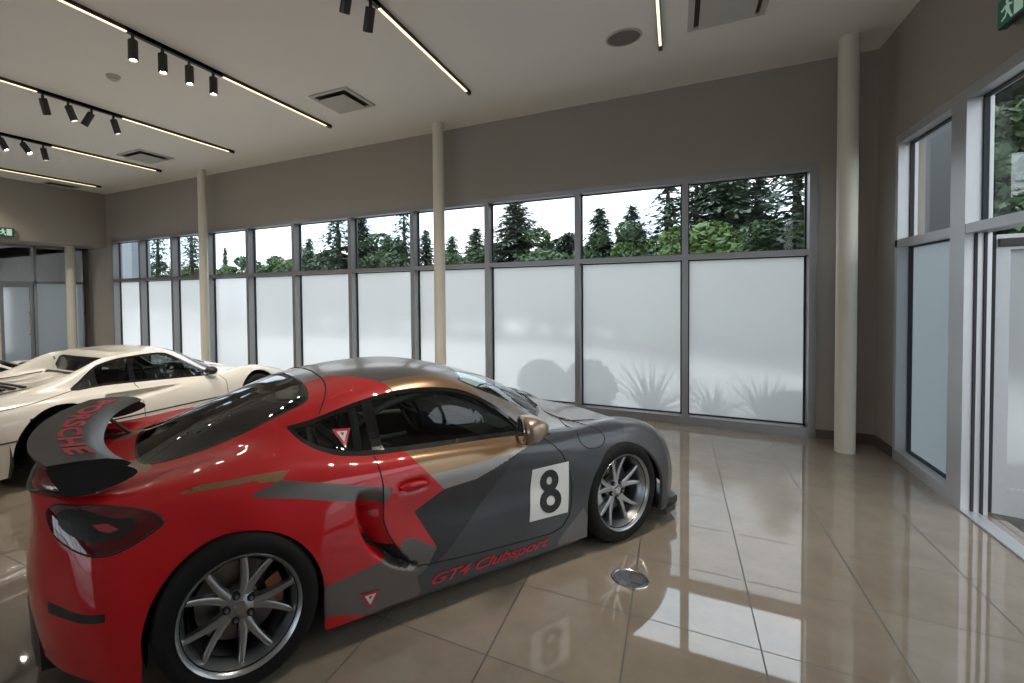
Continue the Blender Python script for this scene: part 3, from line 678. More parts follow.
# rear wing
wing = MB(); n = 28; prof = [(0, .010), (.10, .024), (.30, .034), (.62, .030), (1, .016), (1, .006), (.6, -.004), (.25, -.008), (.05, -.004)]
def le(t): return cx(-.555 + .15 * abs(t) ** 2.6)
def te(t): return cx(-.862 + .165 * abs(t) ** 2.2)
vs = []
for k in range(n + 1):
    t = -1 + 2 * k / n; y = t * .70; a, b_ = le(t), te(t)
    for u, h_ in prof: vs.append((a + (b_ - a) * u, y, .985 + h_ * 1.0 + .028 * u))
m = len(prof); fs = [(k * m + q, (k + 1) * m + q, (k + 1) * m + (q + 1) % m, k * m + (q + 1) % m) for k in range(n) for q in range(m)]
fs += [tuple(range(m)), tuple(n * m + q for q in range(m))[::-1]]
wing_o = wing.add(vs, fs).build('rear_wing', carbon, car, True, ang=50)
for s_ in (-1, 1):
    P = [(-.715,1.035),(-.66,1.045),(-.52,1.03),(-.415,1.0),(-.372,.972),(-.385,.945),(-.46,.915),(-.56,.895),(-.63,.90),(-.66,.92)]
    P = [(-.54 + (x + .54) * .92, .97 + (z - .97) * .88) for x, z in P]
    P = pp(catmull(P, 2)); vs = [(x, s_ * .70 - .005, z) for x, z in P] + [(x, s_ * .70 + .005, z) for x, z in P]; m = len(P)
    MB().add(vs, [tuple(range(m)), tuple(range(m, 2 * m))[::-1]] + [(i, (i + 1) % m, m + (i + 1) % m, m + i) for i in range(m)]).build('endplate', carbon, wing_o)
    P = pp([(-.76,.985),(-.60,.985),(-.56,.99),(-.50,.87),(-.55,.86),(-.62,.93),(-.70,.93)])
    mb = MB()
    for (a, b_) in (((-.70,.985),(-.60,.865)),((-.58,.985),(-.60,.865)),((-.58,.985),(-.46,.865)),((-.72,.985),(-.56,.985)),((-.66,.865),(-.44,.865))):
        mb.tube([(cx(a[0]), s_ * .36, a[1] * SZ), (cx(b_[0]), s_ * .36, b_[1] * SZ)], .011, 6)
    mb.build('wing_strut', black, wing_o, True)
b = text_mesh('PORSCHE', .155, 0, .006, 1.05); xs_ = [v.co.x for v in b.verts]; x0_, w_ = min(xs_), max(xs_) - min(xs_)
for _ in range(3):
    es = [e for e in b.edges if e.calc_length() > .05]
    if es: bmesh.ops.subdivide_edges(b, edges=es, cuts=1); bmesh.ops.triangulate(b, faces=b.faces[:])
for v in b.verts:
    t = (v.co.x - x0_) / w_; y = .60 - 1.20 * t; tt = y / .70; q = (.06 + v.co.y * 1.12) / .24; a, b_ = te(tt), le(tt); X = a + (b_ - a) * (.24 + q * .60)
    u = (X - le(tt)) / (te(tt) - le(tt)); hh = np.interp(u, [0, .1, .3, .62, 1], [.010, .024, .034, .030, .016])
    v.co = Vector((X, y, .985 + hh + .028 * u + .0025))
MB().bm(b).build('wing_lettering', red_vinyl, wing_o)['label'] = 'red capitals PORSCHE across the wing'
MB().tube(catmull([tuple(sk.top(cx(x), y, .004)) for x, y in ((-.66,-.60),(-.74,-.53),(-.80,-.43),(-.83,-.2),(-.835,0),(-.83,.2),(-.80,.43),(-.74,.53),(-.66,.60))], 3, False), .012, 8, flat=.6).build('ducktail_strip', carbon, car, True)

# wheels: wheel > tyre, rim, ten twin-spoke arms, brake
def make_wheel(width, name_label, cal, phase=0.0):
    w = empty('wheel', (0, 0, 0), 0, car); w['label'] = name_label
    hw = width / 2; R0, RR = .338, .252
    prof = [(RR - .018, -hw + .02), (RR + .004, -hw + .006), (RR + .022, -hw - .001), (R0 - .040, -hw - .004), (R0 - .018, -hw + .006), (R0 - .005, -hw + .022), (R0, -hw + .045),
            (R0, -.06), (R0 - .006, -.056), (R0 - .006, -.050), (R0, -.046), (R0, -.004), (R0 - .006, 0), (R0, .004), (R0, .046), (R0 - .006, .05), (R0 - .006, .056), (R0, .06),
            (R0, hw - .045), (R0 - .005, hw - .022), (R0 - .018, hw - .006), (R0 - .04, hw + .004), (RR + .022, hw), (RR - .018, hw - .02)]
    MB().lathe(prof, 64, 'y').build('tyre', rubber, w, True, ang=50)
    lip = [(RR - .016, -hw + .035), (RR - .012, -hw + .012), (RR + .001, -hw + .000), (RR + .004, -hw + .004), (RR + .002, -hw + .02), (RR - .006, -hw + .05), (RR - .03, -.01), (RR - .034, hw - .02), (RR - .045, hw - .02), (RR - .045, -.01), (RR - .024, -hw + .055)]
    MB().lathe(lip, 64, 'y', close=True).build('rim', rimm, w, True, ang=45)
    MB().lathe([(RR - .046, -hw + .07), (RR - .048, hw - .03)], 48, 'y').build('rim_barrel', rimdark, w, True)
    yh = -hw + .062        # hub face
    hub = [(0, yh - .004), (.026, yh - .004), (.034, yh + .002), (.060, yh + .004), (.074, yh + .014), (.080, yh + .05), (.06, yh + .07)]
    MB().lathe(hub, 40, 'y').build('hub', rimm, w, True, ang=50)
    MB().lathe([(0, yh - .012), (.024, yh - .011), (.029, yh - .004)], 28, 'y').build('centre_cap', chrome, w, True, ang=50)
    for k in range(5):
        base = 2 * PI * k / 5 + PI / 2 + phase
        mb = MB()
        for sg in (-1, 1):
            a0, a1 = base + sg * .20, base + sg * .285
            secs = []
            for t in (0, .25, .5, .75, 1):
                r = .050 + (RR - .010 - .050) * t
                a = base + sg * (.06 + .235 * t ** .8)
                wd = .0195 - .0085 * t ** .7; y = yh + .004 - .022 * t ** 1.5; dp = .036 - .012 * t
                secs.append((r, a, wd, y, dp))
            vs = []
            for r, a, wd, y, dp in secs:
                c_ = Vector((r * math.cos(a), 0, r * math.sin(a))); td = Vector((-math.sin(a), 0, math.cos(a)))
                for dx, dy in ((-wd * 1.25, dp), (-wd, .004), (-wd * .55, 0), (wd * .55, 0), (wd, .004), (wd * 1.25, dp)): vs.append(c_ + td * dx + Vector((0, y + dy, 0)))
            m = 6; fs = [(i * m + q, (i + 1) * m + q, (i + 1) * m + (q + 1) % m, i * m + (q + 1) % m) for i in range(len(secs) - 1) for q in range(m)] + [tuple(range(m)), tuple((len(secs) - 1) * m + q for q in range(m))[::-1]]
            mb.add(vs, fs)
        # web joining the two arms near the hub
        vs = []
        for r, da in ((.04, .45), (.075, .28), (.105, .13)):
            for sg in (-1, 1): vs += [(r * math.cos(base + sg * da), yh + .007, r * math.sin(base + sg * da)), (r * math.cos(base + sg * da), yh + .035, r * math.sin(base + sg * da))]
        mb.add(vs, [(0, 2, 6, 4), (4, 6, 10, 8), (8, 10, 11, 9), (0, 4, 5, 1), (4, 8, 9, 5), (2, 3, 7, 6), (6, 7, 11, 10), (1, 5, 7, 3), (5, 9, 11, 7)])
        mb.build('twin_spoke', rimm, w, True, ang=35)
        a = base + PI / 5
        nc = (.055 * math.cos(a), 0, .055 * math.sin(a))
        wn_ = MB().lathe([(0, yh - .0015), (.0165, yh - .0015), (.0175, yh + .012)], 16, 'y', nc).build('wheel_nut', black, w, True, ang=40)
        MB().lathe([(0, yh - .010), (.007, yh - .010), (.0085, yh - .001)], 6, 'y', nc).build('nut_head', rimm, wn_)
    yd = -hw + .135
    MB().lathe([(.055, yd - .03), (.085, yd - .03), (.088, yd), (.178, yd), (.178, yd + .028), (.085, yd + .028)], 48, 'y').build('brake_disc', disc, w, True, ang=30)
    a0, a1 = (-.45, .55)
    pr = [(.125, yd - .045), (.190, yd - .045), (.198, yd - .03), (.198, yd + .06), (.19, yd + .07), (.125, yd + .07)]
    mb = MB().lathe(pr, 14, 'y', a0=a0, a1=a1, close=True)
    cp = mb.build('brake_caliper', cal, w, True, ang=30)
    return w, cp
tr_r, tr_f = .770, .772
wr, cpr = make_wheel(.285, 'wide rear wheel with twin-spoke alloy rim', calred, -.36)
wr.location = (RW[0], -tr_r + .0, .338); cpr.rotation_euler = (0, .0, 0)
wf, cpf = make_wheel(.245, 'front wheel with twin-spoke alloy rim', calsil)
wf.location = (FW[0], -(.882 - .1225), .338); cpf.rotation_euler = (0, PI, 0); pass
for src, yy in ((wr, tr_r), (wf, .882 - .1225)):
    c_ = copy_tree(src, car); c_.location = (src.location.x, yy, .338); c_.rotation_euler = (0, 0, PI)

# cabin: bucket seats, cage, wheel, dash
def seat(y):
    s_ = MB(); P = [(1.42,.22),(1.40,.36),(1.25,.33),(1.05,.30),(.95,.36),(.86,.60),(.80,.85),(.78,.98),(.74,1.0),(.72,.86),(.78,.58),(.86,.30),(.92,.22)]
    P = pp(P); m = len(P); vs = [(x, y - .19, z) for x, z in P] + [(x, y + .19, z) for x, z in P]
    s_.add(vs, [tuple(range(m)), tuple(range(m, 2 * m))[::-1]] + [(i, (i + 1) % m, m + (i + 1) % m, m + i) for i in range(m)])
    for sg in (-1, 1):
        Q = pp([(1.38,.40),(1.2,.42),(1.0,.44),(.92,.62),(.88,.84),(.82,.86),(.80,.60),(.92,.32),(1.36,.30)]); m = len(Q); yo = y + sg * .20
        s_.add([(x, yo - .022, z) for x, z in Q] + [(x, yo + .022, z) for x, z in Q], [tuple(range(m)), tuple(range(m, 2 * m))[::-1]] + [(i, (i + 1) % m, m + (i + 1) % m, m + i) for i in range(m)])
    return s_.build('bucket_seat', cloth, car)
seat(-.36); seat(.36)
cg = MB()
hoop = catmull([(.70, -.60, .25), (.68, -.59, .75), (.66, -.53, 1.05), (.66, -.40, 1.12), (.66, 0, 1.145), (.66, .40, 1.12), (.66, .53, 1.05), (.68, .59, .75), (.70, .60, .25)], 5, False)
cg.tube([(cx(x), y, z * SZ) for x, y, z in hoop], .021, 10)
for s_ in (-1, 1):
    for P in ([(.66, s_ * .45, 1.09), (.30, s_ * .42, .98), (-.10, s_ * .40, .80)], [(.67, s_ * .55, .98), (.95, s_ * .52, 1.08), (1.35, s_ * .48, 1.08), (1.65, s_ * .53, .93), (1.95, s_ * .58, .74)],
              [(.68, s_ * .57, .70), (1.1, s_ * .62, .52), (1.6, s_ * .63, .50)], [(.66, s_ * .50, 1.07), (.50, -s_ * .30, .74)], [(.68, s_ * .58, .66), (1.0, s_ * .62, .72), (1.55, s_ * .62, .70)]):
        cg.tube([(cx(x), y, z * SZ) for x, y, z in catmull(P, 5, False)], .019, 8)
cg.tube([(cx(.67), -.57, .80), (cx(.67), .57, .80)], .019, 8)
cg.build('roll_cage', cage, car, True)
d = MB(); P = pp([(1.62,.66),(1.60,.76),(1.70,.81),(1.95,.80),(2.10,.76),(2.10,.5),(1.75,.5)]); m = len(P)
d.add([(x, -.66, z) for x, z in P] + [(x, .66, z) for x, z in P], [tuple(range(m)), tuple(range(m, 2 * m))[::-1]] + [(i, (i + 1) % m, m + (i + 1) % m, m + i) for i in range(m)])
d.build('dashboard', cloth, car)
sw = MB(); P = []
for k in range(28):
    a = 2 * PI * k / 28; P.append((cx(1.50) - .06 * math.sin(a), .36 + .175 * math.cos(a), .76 + .165 * math.sin(a)))
sw.tube(P, .015, 8, closed=True)
for a in (0, PI, -PI / 2): sw.tube([(cx(1.50), .36, .76), (cx(1.50) - .06 * math.sin(a), .36 + .17 * math.cos(a), .76 + .16 * math.sin(a))], .012, 6)
sw.tube([(cx(1.50), .36, .76), (cx(1.66), .36, .70)], .03, 10)
sw.build('steering_wheel', cloth, car, True)
MB().box(cx(1.43), cx(1.46), -.12, .12, 1.075, 1.12, .01).build('rear_view_mirror', black, car)
# ------------------------------------------------------------------ ivory mid-engined coupe with flying buttresses
FN = [
 [(-.86,0,.25),(-.86,.3,.25),(-.85,.5,.25),(-.83,.6,.25),(-.81,.66,.25),(-.78,.71,.25),(-.74,.76,.24),(-.70,.79,.22),(-.65,.81,.2),(-.60,.81,.18),(-.55,.80,.15)],
 [(-.92,0,.45),(-.92,.3,.45),(-.91,.5,.45),(-.89,.6,.45),(-.87,.67,.45),(-.84,.73,.45),(-.79,.79,.44),(-.73,.82,.40),(-.66,.835,.33),(-.59,.83,.24),(-.52,.80,.15)],
 [(-.90,0,.76),(-.90,.3,.76),(-.88,.5,.755),(-.86,.6,.75),(-.83,.67,.74),(-.79,.73,.73),(-.73,.79,.69),(-.66,.825,.58),(-.58,.845,.42),(-.51,.835,.27),(-.46,.80,.15)],
 [(-.82,0,.79),(-.82,.3,.79),(-.80,.5,.785),(-.78,.6,.78),(-.74,.67,.775),(-.69,.74,.755),(-.62,.80,.70),(-.55,.84,.58),(-.48,.855,.42),(-.43,.84,.27),(-.40,.80,.15)],
 S(-.45,[(0,.82),(.3,.82),(.5,.815),(.58,.82),(.64,.815),(.71,.79),(.79,.73),(.845,.60),(.86,.44),(.845,.28),(.80,.15)]),
 S(-.12,[(0,.84),(.3,.84),(.5,.84),(.56,.862),(.62,.86),(.70,.80),(.79,.735),(.85,.61),(.862,.45),(.845,.28),(.80,.15)]),
 S(.15,[(0,.85),(.3,.85),(.49,.855),(.54,.925),(.60,.915),(.69,.80),(.785,.735),(.845,.61),(.86,.45),(.845,.28),(.80,.15)]),
 S(.36,[(0,.86),(.3,.86),(.48,.87),(.53,1.005),(.585,.995),(.68,.795),(.78,.725),(.84,.61),(.855,.45),(.845,.28),(.80,.15)]),
 S(.48,[(0,.87),(.3,.87),(.46,.90),(.52,1.045),(.58,1.03),(.675,.79),(.78,.72),(.84,.605),(.855,.45),(.845,.28),(.80,.15)]),
 S(.56,[(0,1.045),(.3,1.04),(.45,1.04),(.52,1.062),(.58,1.042),(.672,.785),(.778,.718),(.838,.605),(.855,.45),(.845,.28),(.80,.15)]),
 S(.70,[(0,1.095),(.3,1.09),(.44,1.085),(.52,1.075),(.582,1.045),(.67,.775),(.775,.712),(.836,.60),(.854,.45),(.845,.28),(.80,.15)]),
 S(1.05,[(0,1.11),(.3,1.10),(.43,1.09),(.51,1.075),(.58,1.035),(.675,.76),(.775,.70),(.835,.60),(.853,.45),(.845,.28),(.80,.15)]),
 S(1.30,[(0,1.075),(.28,1.068),(.43,1.045),(.51,1.01),(.58,.95),(.675,.745),(.775,.69),(.835,.60),(.853,.45),(.845,.28),(.80,.15)]),
 S(1.62,[(0,.95),(.28,.935),(.44,.89),(.55,.82),(.62,.765),(.69,.72),(.775,.685),(.835,.60),(.853,.45),(.845,.28),(.80,.15)]),
 S(1.95,[(0,.78),(.28,.77),(.45,.74),(.55,.715),(.62,.71),(.69,.71),(.77,.685),(.83,.60),(.853,.45),(.845,.28),(.80,.15)]),
 S(2.34,[(0,.70),(.28,.69),(.44,.68),(.53,.69),(.60,.72),(.67,.735),(.755,.705),(.83,.60),(.855,.44),(.845,.28),(.80,.15)]),
 S(2.78,[(0,.60),(.28,.595),(.44,.59),(.55,.60),(.62,.625),(.68,.63),(.75,.59),(.80,.50),(.82,.38),(.81,.26),(.77,.15)]),
 [(3.25,0,.48),(3.24,.28,.48),(3.2,.45,.475),(3.16,.55,.47),(3.13,.6,.47),(3.1,.65,.46),(3.06,.7,.43),(3.03,.74,.38),(3.0,.76,.31),(2.97,.765,.24),(2.95,.75,.15)],
 [(3.31,0,.36),(3.30,.28,.36),(3.26,.45,.355),(3.22,.55,.35),(3.19,.6,.345),(3.16,.65,.34),(3.12,.7,.32),(3.08,.73,.29),(3.05,.75,.25),(3.02,.755,.20),(3.0,.745,.14)],
 [(3.26,0,.22),(3.25,.28,.22),(3.22,.45,.215),(3.18,.55,.21),(3.15,.6,.205),(3.12,.65,.20),(3.09,.69,.19),(3.06,.72,.18),(3.03,.735,.16),(3.01,.74,.15),(3.0,.735,.13)],
]
def scoop(G):
    x, z = G[:, :, 0], G[:, :, 2]; G = G.copy()
    t = np.clip((1.32 - x) / .92, 0, 1) * (x > .36); up = .705 + (x - .4) * -.028; lo_ = up - .012 - .095 * t
    k = np.clip((up - z) / .018, 0, 1) * np.clip((z - lo_) / .018, 0, 1) * np.clip((x - .36) / .03, 0, 1)
    G[:, :, 1] += np.where(G[:, :, 1] < -.6, .105 * t ** .7 * k, 0); return G
def ivory_coupe(name, label, loc, rz, sc, detail=True):
    r = empty(name, loc, rz); tag(r, label, 'car')
    q = Skin([[(x, y, z * sc) for x, y, z in st] for st in FN], .02, .018, scoop if detail else None)
    P_ = lambda P: [(x, z * sc) for x, z in P]
    for cxx in (0, 2.34):
        ar, ax_ = (.395, -.035) if cxx == 0 else (.37, 2.34)
        q.cut([(ax_ + ar * math.cos(a), .31 * 1 + ar * math.sin(a) * sc) for a in np.linspace(-.1, PI + .1, 40)] + [(ax_ - ar - .01, -.2), (ax_ + ar + .01, -.2)], [0, 2], 9, cond=flank)
    D = P_(catmull([(.10,.79),(.20,.865),(.34,.965),(.44,1.005),(.62,1.038),(.90,1.05),(1.12,1.04),(1.24,.995),(1.42,.895),(1.62,.785),(1.78,.715),(1.66,.705),(1.2,.735),(.74,.765),(.4,.785)], 3))
    q.cut(D, [0, 2], 9, cond=lambda c: (c[:, 1] < -.572) | ((c[:, 0] > .5) & (c[:, 1] < -.48)))
    wsp = [(1.92,.2),(1.92,0),(1.90,-.3),(1.82,-.50),(1.74,-.56),(1.5,-.50),(1.27,-.45),(1.24,-.3),(1.24,0),(1.24,.2)]
    q.cut(wsp, [0, 1], 2, cond=lambda c: c[:, 2] > .6 * sc)
    q.cut([(.2,.88 * sc),(-.40,.88 * sc),(-.455,.93 * sc),(-.45,1.02 * sc),(-.40,1.035 * sc),(.2,1.035 * sc)], [1, 2], 3, cond=lambda c: (c[:, 0] > .44) & (c[:, 0] < .60))
    bd = q.mesh(0, 'body_shell', [white_paint, black], r, rim=.015)
    q.mesh(2, 'windscreen', [dark_glass, dark_glass], r, rim=0)
    q.mesh(3, 'rear_window', [trimblack, trimblack], r, rim=0)
    for sd in ('right', 'left'):
        R_ = sd == 'right'
        for nm, a, b, m in (('quarter_vent', None, .36, trimblack), ('quarter_window', .385, .70, car_glass), ('door_window', .745, None, car_glass)):
            P = D
            if a: P = split(P, a, True)
            if b: P = split(P, b, False)
            q.decal([P], nm, m, r, -.004, R_, .08)
        ins = inset(D, .022 * (1 if sum((D[i - 1][0] * D[i][1] - D[i][0] * D[i - 1][1]) for i in range(len(D))) > 0 else -1)); vs = []; n = len(D)
        for k in range(n):
            for p, o_ in ((D[k], .001), (ins[k], -.001)): vs.append(q.side(p[0], p[1], o_, R_))
        MB().add(vs, [(2 * k, 2 * ((k + 1) % n), 2 * ((k + 1) % n) + 1, 2 * k + 1) for k in range(n)]).build('window_surround', trimblack, r)
        q.decal([split(split(D, .69, True), .75, False)], 'door_pillar', trimblack, r, 0, R_, .05)
        q.seam(P_([(-.88,.475),(-.4,.462),(.4,.455),(1.2,.445),(2.0,.44),(3.0,.40)]) if False else P_([(.39,.455),(1.2,.447),(1.96,.44)]), 'waist_strip', r, R_, .008, black)
        q.seam(P_([(-.80,.47),(-.39,.462)]), 'waist_strip', r, R_, .008, black)
        if detail:
            q.seam(P_([(.722,.768),(.722,.715)]), 'door_seam', r, R_, .0035)
            q.seam(P_([(.724,.585),(.73,.40),(.80,.24),(1.70,.22),(1.80,.40),(1.80,.62),(1.74,.70)]), 'door_seam', r, R_, .0035)
            q.seam(P_([(.10,.79),(-.25,.745),(-.62,.72)]), 'lid_seam', r, R_, .0035)
            sg = -1 if R_ else 1
            mb = MB(); b = bmesh.new(); bmesh.ops.create_uvsphere(b, u_segments=14, v_segments=10, radius=1)
            for v in b.verts: v.co = (v.co.x * .07, v.co.y * .085, v.co.z * .05)
            mb.bm(b, Matrix.Translation((1.60, sg * .80, .775 * sc))); mb.tube([(1.64, sg * .68, .72 * sc), (1.61, sg * .76, .76 * sc)], .014, 6)
            mb.build('door_mirror', black, r, True)
            mb = MB(); P = [(-.10,.845),(.10,.852)]
    if detail:
        for y0 in (-.34, .34): pass
        for x0 in (-.32, -.24, -.16): 
            MB().box(x0, x0 + .03, -.40, .40, (.838) * sc, (.852) * sc).build('engine_lid_slat', black, r)
        MB().box(.40, .43, -.44, .44, .868 * sc, .880 * sc).build('engine_lid_gap', black, r)
        for y0 in (-.47, .47): MB().tube([tuple(q.top(x, y0, .003)) for x in (-.70, -.5, -.3, -.1, .1, .25, .38)], .006, 5).build('engine_lid_gap', black, r)
        for y0 in (-.25, .25):
            MB().tube([(1.93, y0, .80), (1.80, y0 + .12, .87), (1.66, y0 + .2, .935)], .008, 6).build('wiper', black, r)
        for s_ in (-1, 1):
            MB().box(2.50, 2.52, s_ * .56 - .1, s_ * .56 + .1, .60, .66).build('lamp_cover_gap', black, r)
    mb = MB(); mb.box(-.5, 2.9, -.55, .55, .13, .17); mb.box(.30, 1.9, -.78, .78, .13, .2); mb.box(.40, .44, -.5, .5, .15, .86 * sc); mb.box(1.86, 1.9, -.6, .6, .15, .68 * sc)
    for y0 in (-.35, .35): mb.box(.62, .78, y0 - .22, y0 + .22, .2, .88 * sc, .05); mb.box(.7, 1.2, y0 - .22, y0 + .22, .2, .42, .05)
    mb.box(1.45, 1.88, -.6, .6, .55, .69 * sc, .03)
    mb.tube([(1.36 - .05 * math.sin(a), .35 + .17 * math.cos(a), .73 * sc + .15 * math.sin(a)) for a in np.linspace(0, 2 * PI, 21)[:-1]], .013, 6, closed=True)
    mb.build('cabin', cloth, r)
    # five-spoke star wheels
    w0 = None
    for cxx, yy, w_ in ((0, -.73, .22), (2.34, -.735, .20)):
        w = empty('wheel', (cxx, yy, .31), 0, r); hw = w_ / 2
        MB().lathe([(.20, -hw), (.235, -hw - .006), (.285, -hw), (.308, -hw + .03), (.31, 0), (.308, hw - .03), (.285, hw), (.20, hw)], 48, 'y').build('tyre', rubber, w, True)
        mb = MB().lathe([(.205, -hw + .004), (.198, -hw + .012), (.185, -hw + .04), (.18, hw - .02)], 48, 'y'); mb.lathe([(0, -hw + .02), (.05, -hw + .02), (.06, -hw + .05)], 24, 'y')
        for k in range(5):
            a = 2 * PI * k / 5 + .3; d_ = Vector((math.cos(a), 0, math.sin(a))); mb.tube([d_ * .04 + Vector((0, -hw + .035, 0)), d_ * .12 + Vector((0, -hw + .028, 0)), d_ * .19 + Vector((0, -hw + .03, 0))], [.035, .03, .036], 8, flat=.5)
        mb.build('rim', rimm, w, True)
        c_ = copy_tree(w, r); c_.location = (cxx, -yy, .31); c_.rotation_euler = (0, 0, PI)
        for s_ in (-1, 1):
            mb = MB(); vs = []; n = 20
            for k in range(n + 1):
                a = -.2 + (PI + .4) * k / n
                for r0, yo in ((.40 if cxx == 0 else .38, .755), (.40 if cxx == 0 else .38, .5), (.02, .5)): vs.append((cxx - (.035 if cxx == 0 else 0) + r0 * math.cos(a), s_ * yo, .30 + r0 * math.sin(a) * sc))
            mb.add(vs, [(k * 3 + t, (k + 1) * 3 + t, (k + 1) * 3 + t + 1, k * 3 + t + 1) for k in range(n) for t in (0, 1)]).build('wheel_arch_liner', black, r)
    return r
ivory_coupe('sports_coupe', 'ivory white coupe with sloping roof buttresses, parked behind the wing of the red car', (-5.70, 2.10, 0), PI / 2, 1.0)
ivory_coupe('low_coupe', 'white low coupe at the left edge, mostly hidden behind the ivory coupe', (-8.9, 1.35, 0), PI / 2, .88, False)
cam = bpy.data.cameras.new('camera'); co = bpy.data.objects.new('camera', cam); C.objects.link(co)
def R3(yaw, pitch, roll):
    f = np.array([math.sin(yaw) * math.cos(pitch), math.cos(yaw) * math.cos(pitch), math.sin(pitch)]); r = np.array([math.cos(yaw), -math.sin(yaw), 0.]); u = np.cross(r, f)
    c, s = math.cos(roll), math.sin(roll); return c * r + s * u, -s * r + c * u, f
cr_, cu_, cf_ = R3(-.48838, -.02561, -.01227)
mw = Matrix(((cr_[0], cu_[0], -cf_[0], .14748), (cr_[1], cu_[1], -cf_[1], -.27635), (cr_[2], cu_[2], -cf_[2], 1.68067), (0, 0, 0, 1)))
co.matrix_world = mw
cam.sensor_width = 36; cam.lens = 480.2 / 1024 * 36; cam.shift_x = (512 - 421.24) / 1024; cam.shift_y = -(341.5 - 306.37) / 1024; cam.clip_start = .05; cam.clip_end = 500
bpy.context.scene.camera = co
sc = bpy.context.scene
sc.view_settings.view_transform = 'Standard'; sc.view_settings.look = 'None'; sc.view_settings.gamma = 1; sc.view_settings.use_curve_mapping = False
SKY, EXPO = 1.85, 0.48
# ------------------------------------------------------------------ the room
WY, RX, HC, ZT, ZR = 6.5785, 2.047, 4.22, 3.10, 2.135
XB, XG = -12.25, -13.15          # bulkhead and recessed glazing at the far left
BK = -9.0                        # wall behind the camera
def st(o, kind='structure'): o['kind'] = kind; return o
st(MB().box(XG - .2, RX + .2, BK - .2, WY + .25, -.12, 0).build('floor', floor_mat))
st(MB().box(XG - .2, RX + .2, BK - .2, WY + .25, HC, HC + .12).build('ceiling', ceil_paint))
WX = [-12.05,-10.96,-9.79,-8.63,-7.44,-6.23,-4.93,-3.68,-2.40,-1.09,.21,1.47]
XR = WX[-1] + .07
m = MB(); m.box(XG - .2, RX + .2, WY, WY + .25, ZT, HC); m.box(XR, RX + .2, WY, WY + .25, 0, ZT); m.box(XG - .2, WX[0], WY, WY + .25, 0, ZT); m.box(WX[0], XR, WY, WY + .25, -.12, 0)
st(m.build('wall_window_side', wall_paint))
# right wall: opening from y=6.06 towards the viewer
YO0, YO1, ZTR, ZRR = 6.06, .60, 3.15, 2.15
m = MB(); m.box(RX, RX + .2, YO0, WY + .25, 0, HC); m.box(RX, RX + .2, YO1, YO0, ZTR, HC); m.box(RX, RX + .2, BK, YO1, 0, HC)
st(m.build('wall_right', wall_paint))
m = MB(); m.box(XG - .2, RX + .2, BK - .2, BK, ZT, HC); m.box(XG - .2, -11.0, BK - .2, BK, 0, ZT); m.box(.6, RX + .2, BK - .2, BK, 0, ZT)
st(m.build('wall_behind', wall_paint))
m = MB(); m.box(-11.0, .6, BK - .2, BK + .01, 0, .1); m.box(-11.0, .6, BK - .2, BK + .01, ZT - .08, ZT); m.box(-11.0, .6, BK - .2, BK + .01, ZR - .07, ZR) if 'ZR' in dir() else None
for k in range(9): m.box(-11.0 + k * 1.45 - .035, -11.0 + k * 1.45 + .035, BK - .2, BK + .012, 0, ZT)
st(m.build('trim_added_window', alu))
st(MB().box(-11.0, .6, BK - .12, BK - .11, .1, ZT - .08).build('window_17', glass))  # unseen glazing, added behind the camera so daylight fills the room
m = MB(); m.box(XG - .2, XB, BK, WY, 2.93, HC)
st(m.build('wall_left', wall_paint))
# skirtings
st(MB().box(XR + .001, RX, WY - .015, WY + .001, 0, .10, .004).build('baseboard_window_side', base_mat))
st(MB().box(RX - .015, RX + .001, YO0, WY - .015, 0, .10, .004).build('baseboard_right', base_mat))
st(MB().box(XG, WX[0], WY - .015, WY + .001, 0, .10, .004).build('baseboard_left', base_mat))
# window wall: continuous head, transom and sill, then each bay
D0, D1 = WY - .012, WY + .20
GY = WY + .165
m = MB(); m.box(WX[0], XR, D0, D1, ZT - .075, ZT); m.box(WX[0], XR, D0, D1, ZR - .065, ZR); m.box(WX[0], XR, D0, D1, 0, .10)
for z in (ZT - .075, ZR, ZR - .065, .10): pass
st(m.build('trim_1', alu))
def pane(x0, x1, z0, z1, name, mat, par, y=None, t=.012):
    """a pane with thickness; the film is on its room side when frosted"""
    y = GY if y is None else y
    if mat in (frost, frost_dim):
        o = MB().add([(x0, y, z0), (x1, y, z0), (x1, y, z1), (x0, y, z1)], [(0, 1, 2, 3)]).build(name, mat, par)
        g = MB().box(x0, x1, y + .004, y + t, z0, z1).build('outer_glass', glass, o); return o
    return MB().box(x0, x1, y, y + t, z0, z1).build(name, mat, par)
for i in range(11):
    w = st(empty('window_%d' % (i + 1), (0, 0, 0)))
    x0, x1 = WX[i], WX[i + 1]
    m = MB(); m.box(x0, x0 + .068, D0 - .002, D1, 0.005, ZT - .005)
    if i == 10: m.box(x1, x1 + .07, D0 - .002, D1, .005, ZT - .005)
    m.build('mullion', alu, w)
    a, b = x0 + .068, x1
    m = MB()                                       # dark glazing gaskets
    for (za, zb) in ((.10, ZR - .065), (ZR, ZT - .075)):
        m.box(a, a + .016, GY - .03, GY, za, zb); m.box(b - .016, b, GY - .03, GY, za, zb); m.box(a, b, GY - .03, GY, za, za + .014); m.box(a, b, GY - .03, GY, zb - .014, zb)
    m.build('gasket', gasket, w)
    pane(a, b, ZR, ZT - .075, 'clear_pane', glass, w); pane(a, b, .10, ZR - .065, 'frosted_pane', frost, w)
